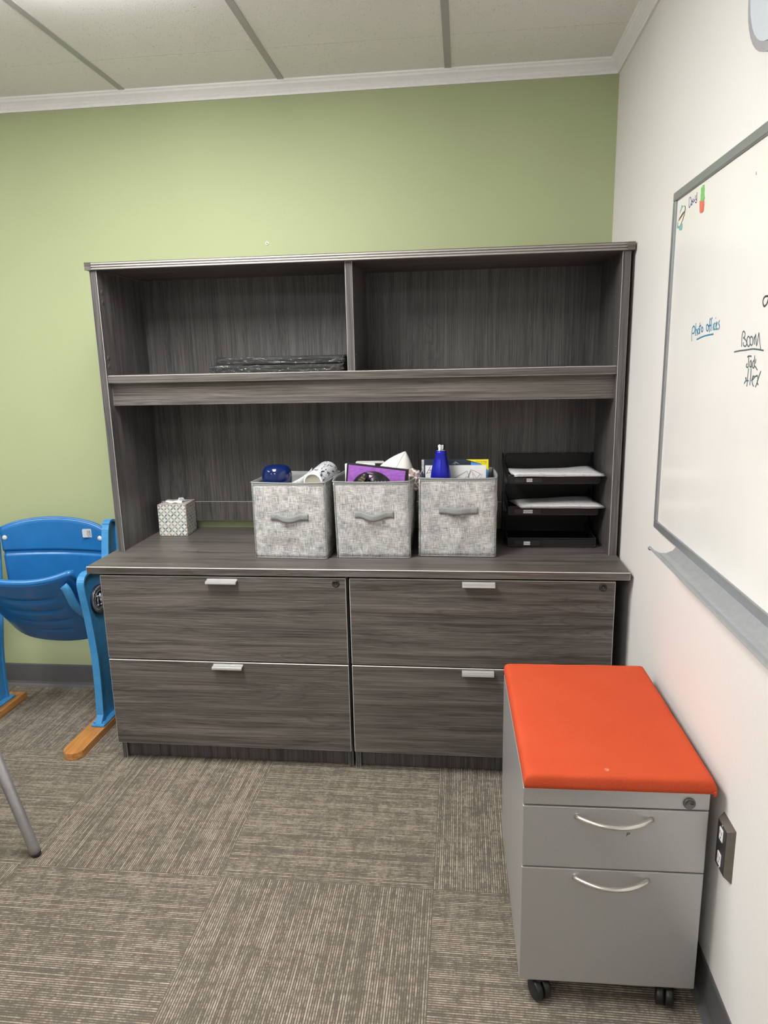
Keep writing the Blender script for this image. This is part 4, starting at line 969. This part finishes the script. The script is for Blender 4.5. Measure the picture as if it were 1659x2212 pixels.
bm = B(); lathe(bm, [(.001, 0), (.036, 0), (.036, .0006), (.001, .0006)], Matrix.Translation((CW / 2, CDp / 2, CH)) @ Matrix.Diagonal((1, .75, 1, 1)), 32); obj('opening', bm, plain('opening_grey', (0.28, 0.28, 0.30), .6), tx, local=True)
bm = B()
def tis(u, v):
    a = (u - .5); x = CW / 2 + .008 + a * .066 * (1 - .55 * v) + .012 * v; y = CDp / 2 + .012 * math.sin(u * 9) * (1 - v * .4) - .012 * v
    z = CH - .002 + .021 * v * (1 - abs(a) * 1.1 + .7 * (u - .3) * v)
    return Vector((x, y, z))
surf(bm, tis, 18, 8)
o = obj('tissue', bm, plain('tissue_white', (0.86, 0.86, 0.86), .8, grain=.01), tx, local=True, shade=True); solidify(o, .0008, 0)
bm = B(); surf(bm, lambda u, v: Vector((CW / 2 - .034 + .066 * u, CDp / 2 - .004 - .026 * v + .004 * math.sin(u * 8), CH + .0015 + .007 * math.sin(PI * v) + .003 * math.sin(u * 11 + 1) * v)), 14, 6)
o = obj('tissue_fold', bm, plain('tissue_white_b', (0.84, 0.84, 0.84), .8, grain=.01), tx, local=True, shade=True); solidify(o, .0008, 0)

# ================================================================== two wrapped black frames on the shelf
def cling():
    m_ = bpy.data.materials.new('clear_wrap'); m_.use_nodes = True; n = m_.node_tree.nodes; l = m_.node_tree.links; n.clear()
    o = n.new('ShaderNodeOutputMaterial'); mx = n.new('ShaderNodeMixShader'); tr = n.new('ShaderNodeBsdfTransparent'); gl = n.new('ShaderNodeBsdfGlossy')
    gl.inputs['Roughness'].default_value = .12; gl.inputs['Color'].default_value = (.95, .96, 1, 1); tr.inputs[0].default_value = (.93, .94, .95, 1)
    tc = n.new('ShaderNodeTexCoord'); nz = n.new('ShaderNodeTexNoise'); nz.inputs['Scale'].default_value = 42; nz.inputs['Detail'].default_value = 4; nz.inputs['Distortion'].default_value = 1.2
    bp = n.new('ShaderNodeBump'); bp.inputs['Distance'].default_value = .006; bp.inputs['Strength'].default_value = 1.0
    l.new(tc.outputs['Object'], nz.inputs['Vector']); l.new(nz.outputs['Fac'], bp.inputs['Height']); l.new(bp.outputs[0], gl.inputs['Normal'])
    fr = n.new('ShaderNodeFresnel'); fr.inputs['IOR'].default_value = 1.5; l.new(bp.outputs[0], fr.inputs['Normal'])
    k = n.new('ShaderNodeMath'); k.operation = 'MULTIPLY_ADD'; k.inputs[1].default_value = 1.1; k.inputs[2].default_value = .02; l.new(fr.outputs[0], k.inputs[0])
    l.new(k.outputs[0], mx.inputs[0]); l.new(tr.outputs[0], mx.inputs[1]); l.new(gl.outputs[0], mx.inputs[2]); l.new(mx.outputs[0], o.inputs[0]); return m_
CLING = cling(); FRB = plain('frame_black', (0.015, 0.015, 0.016), .35)
FRG = plain('frame_dark_wood', (0.045, 0.045, 0.048), .3, grain=.3, gs=120)
def wrapped(label, x0, x1, y0, y1, z0, z1, rz, seed):
    t = thing('wrapped_frame', label, 'picture frame', ((x0 + x1) / 2, (y0 + y1) / 2, z0), rz, 'plastic-wrapped frames on the shelf')
    w2, d2, h_ = (x1 - x0) / 2, (y1 - y0) / 2, z1 - z0; bm = B()
    bx(bm, -w2, w2, -d2, d2, .0018, h_ * .50, .0015); obj('backing_board', bm, FRB, t, local=True)
    bm = B(); e = .03
    bx(bm, -w2 + .002, w2 - .002, -d2 + .001, -d2 + e, h_ * .50, h_ - .0020, .002); bx(bm, -w2 + .002, w2 - .002, d2 - e, d2 - .001, h_ * .50, h_ - .0020, .002)
    bx(bm, -w2 + .002, -w2 + e, -d2 + e, d2 - e, h_ * .50, h_ - .0020, .002); bx(bm, w2 - e, w2 - .002, -d2 + e, d2 - e, h_ * .50, h_ - .0020, .002)
    obj('frame_moulding', bm, FRG, t, local=True)
    bm = B(); bx(bm, -w2 - .004, w2 + .004, -d2 - .003, d2 + .003, .0004, h_ + .0002)
    bmesh.ops.subdivide_edges(bm, edges=bm.edges, cuts=22, use_grid_fill=True)
    for v in bm.verts:
        n0 = mnoise.noise(Vector((v.co.x * 45 + seed, v.co.y * 45, v.co.z * 60))); n1 = mnoise.noise(Vector((v.co.x * 130 + seed, v.co.y * 90, v.co.z * 160)))
        ex = max(0, (abs(v.co.x) - w2 + .01) / .014); s = 1 if v.co.x > 0 else -1
        v.co.x += s * ex * (.014 * abs(n1) + .005); v.co.y += -.0015 * abs(n0) if v.co.y < 0 else .001
        v.co.z = max(.0004, v.co.z + (.0008 * n1 if v.co.z > .004 else 0) + ex * .003 * n0)
    # twisted film ears at the ends
    for s in (-1, 1):
        P_ = smooth_path([(s * (w2 + .004), -d2, h_ * .8), (s * (w2 + .012), -d2 - .003, h_ * .95), (s * (w2 + .010), -d2 - .002, h_ * 1.25)], 4); tube(bm, P_, [.0018] * (len(P_) - 1) + [.0004], 6)
    obj('plastic_wrap', bm, CLING, t, local=True)
wrapped('plastic-wrapped black frame lying lowest on the hutch shelf', .418, .872, -.340, -.055, ZS, ZS + .0265, 0.0, 3)
wrapped('plastic-wrapped black frame lying on top of the other wrapped frame', 0.440, .876, -.335, -.060, ZS + .0290, ZS + .0545, -.012, 9)

# ================================================================== blue folding stadium seat
t_ = NT('blue_plastic', .22, 0, .5); n1 = t_.noise(t_.coord(), 7, 3)
t_.color(t_.ramp(n1, [(.3, (0.014, 0.140, 0.40)), (.7, (0.022, 0.175, 0.46))])); BLUEP = t_.m
t_ = NT('blue_cast_iron', .38, 0, .5); c_ = t_.coord(); n1 = t_.noise(c_, 30, 4); chip = t_.noise(c_, 160, 2)
t_.color(t_.mix(t_.smooth(chip, .74, .77), t_.ramp(n1, [(.3, (0.045, 0.25, 0.54)), (.7, (0.065, 0.31, 0.62))]), (0.05, .08, .12))); t_.bump(n1, .0012, .4); BLUEM = t_.m
t_ = NT('oak_runner', .38, 0, .5); c_ = t_.coord(3.0)
n1 = t_.noise(t_.scale(c_, (90, 6, 90)), 1, 4, .6, .3)
t_.color(t_.ramp(n1, [(.3, (0.33, 0.125, 0.030)), (.55, (0.52, 0.235, 0.065)), (.8, (0.63, 0.33, 0.11))])); OAK = t_.m
ch = thing('stadium_seat', 'blue folding stadium seat, flipped up, on wooden runners by the green wall', 'seat', (-.395, -.34, 0))
for xc in (-.149, -.655):
    bm = B(); w2 = .039
    pts = [(xc - w2, -.13), (xc - w2, -.56)] + [(xc - w2 * math.cos(a), -.56 - .038 * math.sin(a)) for a in [PI * i / 12 for i in range(1, 12)]] + [(xc + w2, -.56), (xc + w2, -.13)]
    prism(bm, pts, 2, 0, .029, bevel=.003); obj('wooden_runner', bm, OAK, ch)
def standard(xc, s):
    """s = +1: outer side towards +x"""
    web = [(-.372, .035), (-.362, .20), (-.362, .32), (-.380, .48), (-.402, .60), (-.400, .632), (-.380, .650), (-.335, .652), (-.235, .628), (-.205, .66), (-.170, .800), (-.112, .800), (-.110, .74), (-.125, .60), (-.155, .42), (-.190, .22), (-.195, .035)]
    bm = B(); prism(bm, web, 0, xc - .004, xc + .004)
    obj('standard', bm, BLUEM, ch)
    bm = B()
    # rim flange around the web edge
    n = len(web)
    P2 = smooth_path([(0, a, b) for a, b in web], 5)
    for i in range(len(P2) - 1):
        a, b = P2[i], P2[i + 1]; d = (b - a)
        if d.length < 1e-6: continue
        d.normalize(); nn = Vector((0, d.z, -d.y)) * .0045
        xo = xc + .013; xi = xc - .016
        vs = [bm.verts.new((x, p.y + q * nn.y, p.z + q * nn.z)) for p in (a, b) for x in (xi, xo) for q in (-1, 1)]
        for f in ((0, 1, 3, 2), (4, 6, 7, 5), (0, 2, 6, 4), (1, 5, 7, 3), (0, 4, 5, 1), (2, 3, 7, 6)): bm.faces.new([vs[k] for k in f])
    obj('flange', bm, BLUEM, ch)
    bm = B(); bx(bm, xc - .028, xc + .028, -.405, -.170, .0292, .0385, .003, 2)
    for yy in (-.385,): lathe(bm, [(.009, 0), (.009, .006), (.007, .008), (.001, .008)], Matrix.Translation((xc - .016, yy, .0385)), 6); lathe(bm, [(.008, 0), (.008, .003), (.001, .004)], Matrix.Translation((xc + .016, yy + .004, .0385)), 16)
    prism(bm, [(-.395, .0385), (-.355, .0385), (-.355, .075), (-.368, .075)], 0, xc - .014, xc + .012)
    obj('foot_plate', bm, BLUEM, ch)
standard(-.140, 1); standard(-.668, -1)
# team disc cast on the outer face of the right standard
bm = B(); DC = (-.134, -.303, .530)
Md = frame4(DC, (0, 1, 0), (0, 0, 1))
lathe(bm, [(.058, -.002), (.058, .004), (.0555, .0055), (.001, .0055)], Md, 48, mi=0)
lathe(bm, [(.0535, .0052), (.0535, .0066), (.038, .0066), (.038, .0052)], Md, 48, mi=1, cap=False)
lathe(bm, [(.0355, .0052), (.0355, .0068), (.0325, .0068), (.0325, .0052)], Md, 48, mi=1, cap=False)
dsc = obj('team_disc', bm, [plain('disc_navy', (0.01, 0.018, 0.05), .35), plain('disc_silver', (0.42, 0.42, 0.44), .35, .6)], ch)
DL = plain('disc_letters', (0.03, 0.03, 0.05), .4)
for word, a0, st_, fl in (('NEW YORK', 162, -21, -1), ('1791', -110, 14, 1)):
    for i, chh in enumerate(word):
        if chh == ' ': continue
        a = math.radians(a0 + i * st_); bm = B()
        text_into(bm, chh, .017, Md @ Matrix.Translation((.0455 * math.cos(a), .0455 * math.sin(a), .0068)) @ Matrix.Rotation(a + fl * PI / 2, 4, 'Z'), ext=.0008)
        obj('disc_letter', bm, DL, dsc)
bm = B()
for s in ([(-.016, -.020), (-.016, .016), (.004, -.014), (.004, .022)], [(-.022, .016), (-.008, .016)], [(-.004, .014), (.012, -.002), (.022, .018)], [(.010, -.002), (.010, -.024)], [(-.020, -.020), (-.010, -.020)], [(.003, -.024), (.017, -.024)]):
    tube(bm, [Md @ Vector((a, b, .0062)) for a, b in s], .0032, 8)
obj('disc_monogram', bm, plain('monogram_silver', (0.55, 0.55, 0.57), .3, .6), dsc)
# back rest shell
XCb = -.394
def back(u, v):
    a = 2 * u - 1; top = .8135 - .030 * a * a - .010 * a ** 6
    z0 = .50; z = z0 + (top - z0) * v
    y = -.150 + .030 * (1 - a * a) + .055 * (z - .78) * -.35
    st = .0
    if z < .684: st = .008 * min(1, (.684 - z) / .006)
    if z < .664: st = .008 - .006 * min(1, (.664 - z) / .006)
    rolled = .006 * max(0, (v - .95) / .05) ** 2
    return Vector((XCb + .228 * a * (1 - .02 * (1 - v)), y + st + rolled, z))
bm = B(); surf(bm, back, 40, 110); bk = obj('backrest', bm, BLUEP, ch, shade=True); solidify(bk, .006, 0)
bm = B()
tube(bm, [back(i / 40, 1.0) + Vector((0, .003, 0)) for i in range(41)], .0075, 10)
obj('backrest_rim', bm, BLUEP, bk)
RIV = plain('rivet_grey', (0.62, 0.64, 0.66), .35)
for x in (XCb - .212, XCb + .208):
    bm = B(); p = back((x - XCb) / .456 + .5, .75); lathe(bm, [(.0105, -.002), (.0105, .0045), (.008, .0070), (.001, .0080)], frame4((x, p.y - .0, .7365), (1, 0, 0), (0, 0, 1)), 20); obj('rivet', bm, RIV, bk)
# number plaque
bm = B(); py = back(.83, .8).y - .0065
bm2pts = [(a, b) for a, b in rrect(-.263, -.209, .7385, .7735, .004)]
prism(bm, bm2pts, 1, py - .0015, py + .003)
yaw = Matrix.Translation((-.236, py, .756)) @ Matrix.Rotation(.12, 4, 'Z') @ Matrix.Rotation(.02, 4, 'X') @ Matrix.Translation((.236, -py, -.756))
bmesh.ops.transform(bm, matrix=yaw, verts=bm.verts)
pq = obj('seat_plaque', bm, plain('plaque_silver', (0.66, 0.67, 0.68), .35, .2), ch, label='small silver plaque with a black line emblem')
bm = B()
for s in ([(-.004, -.012), (-.007, -.004), (-.005, .004), (-.008, .010)], [(-.005, .011), (0, .006), (.004, .012), (.003, .004), (.007, .001), (.004, -.004), (.006, -.010), (0, -.013), (-.004, -.012)], [(-.002, .003), (.002, .001), (-.001, -.003), (.002, -.007)]):
    tube(bm, [yaw @ Vector((-.236 + a, py - .0018, .756 + b)) for a, b in smooth_path([(p[0], p[1], 0) for p in s], 3) for a, b in [(a, b)]] if False else [yaw @ Vector((-.236 + p.x, py - .0018, .756 + p.y)) for p in smooth_path([(q[0], q[1], 0) for q in s], 3)], .0007, 6)
obj('plaque_emblem', bm, BLACK, pq)
# folded seat shell: lip at the top front, convex underside facing the room
def seatf(u, v):
    a = 2 * u - 1
    topz = .624 + .038 * abs(a) ** 2.4; botz = .300 + .030 * a ** 2 + .03 * a ** 6
    z = topz + (botz - topz) * v
    w_ = .214 * (1 - .04 * v) 
    y = -.425 + .255 * v + .026 * a * a * (1 - v) - .022 * math.sin(PI * v) * (1 - .75 * a * a)
    ribs = 0
    for rv, ext in ((.24, .50), (.42, .56), (.60, .56), (.77, .46)):
        m_ = max(0, 1 - (abs(a - .08) / ext) ** 8); ribs += m_ * math.exp(-((v - rv) / .030) ** 2)
    y -= -.009 * ribs
    return Vector((XCb + w_ * a, y, z))
bm = B(); surf(bm, seatf, 56, 90); st = obj('seat', bm, BLUEP, ch, shade=True); solidify(st, .008, 1)
bm = B(); lipp = [seatf(i / 48, 0) + Vector((0, .004, .004)) for i in range(49)]
sd1 = [seatf(1, j / 14) + Vector((-.001, .006, 0)) for j in range(1, 15)]; sd0 = [seatf(0, j / 14) + Vector((.001, .006, 0)) for j in range(14, 0, -1)]
path = sd0 + lipp + sd1; tube(bm, path, [.008] * len(sd0) + [.0135] * len(lipp) + [.008] * len(sd1), 12)
obj('seat_lip', bm, BLUEP, st)
for s, xh in ((1, -.170), (-1, -.622)):
    bm = B(); xi = xh - s * .020
    pts = smooth_path([(xi - s * .016, -.412, .618), (xi - s * .006, -.408, .598), (xi, -.372, .52), (xh, -.315, .455), (xh + s * .006, -.29, .425)], 5)
    tube(bm, pts, .018, 10, flat=.5)
    lathe(bm, [(.026, 0), (.026, .012), (.001, .012)], frame4((xh + s * .006 + (0 if s > 0 else .0), -.280, .425), (0, s, 0), (0, 0, 1)), 24)
    obj('seat_hinge', bm, BLUEM, ch)

for o in bpy.data.objects:
    if '_base' in o.keys(): del o['_base']
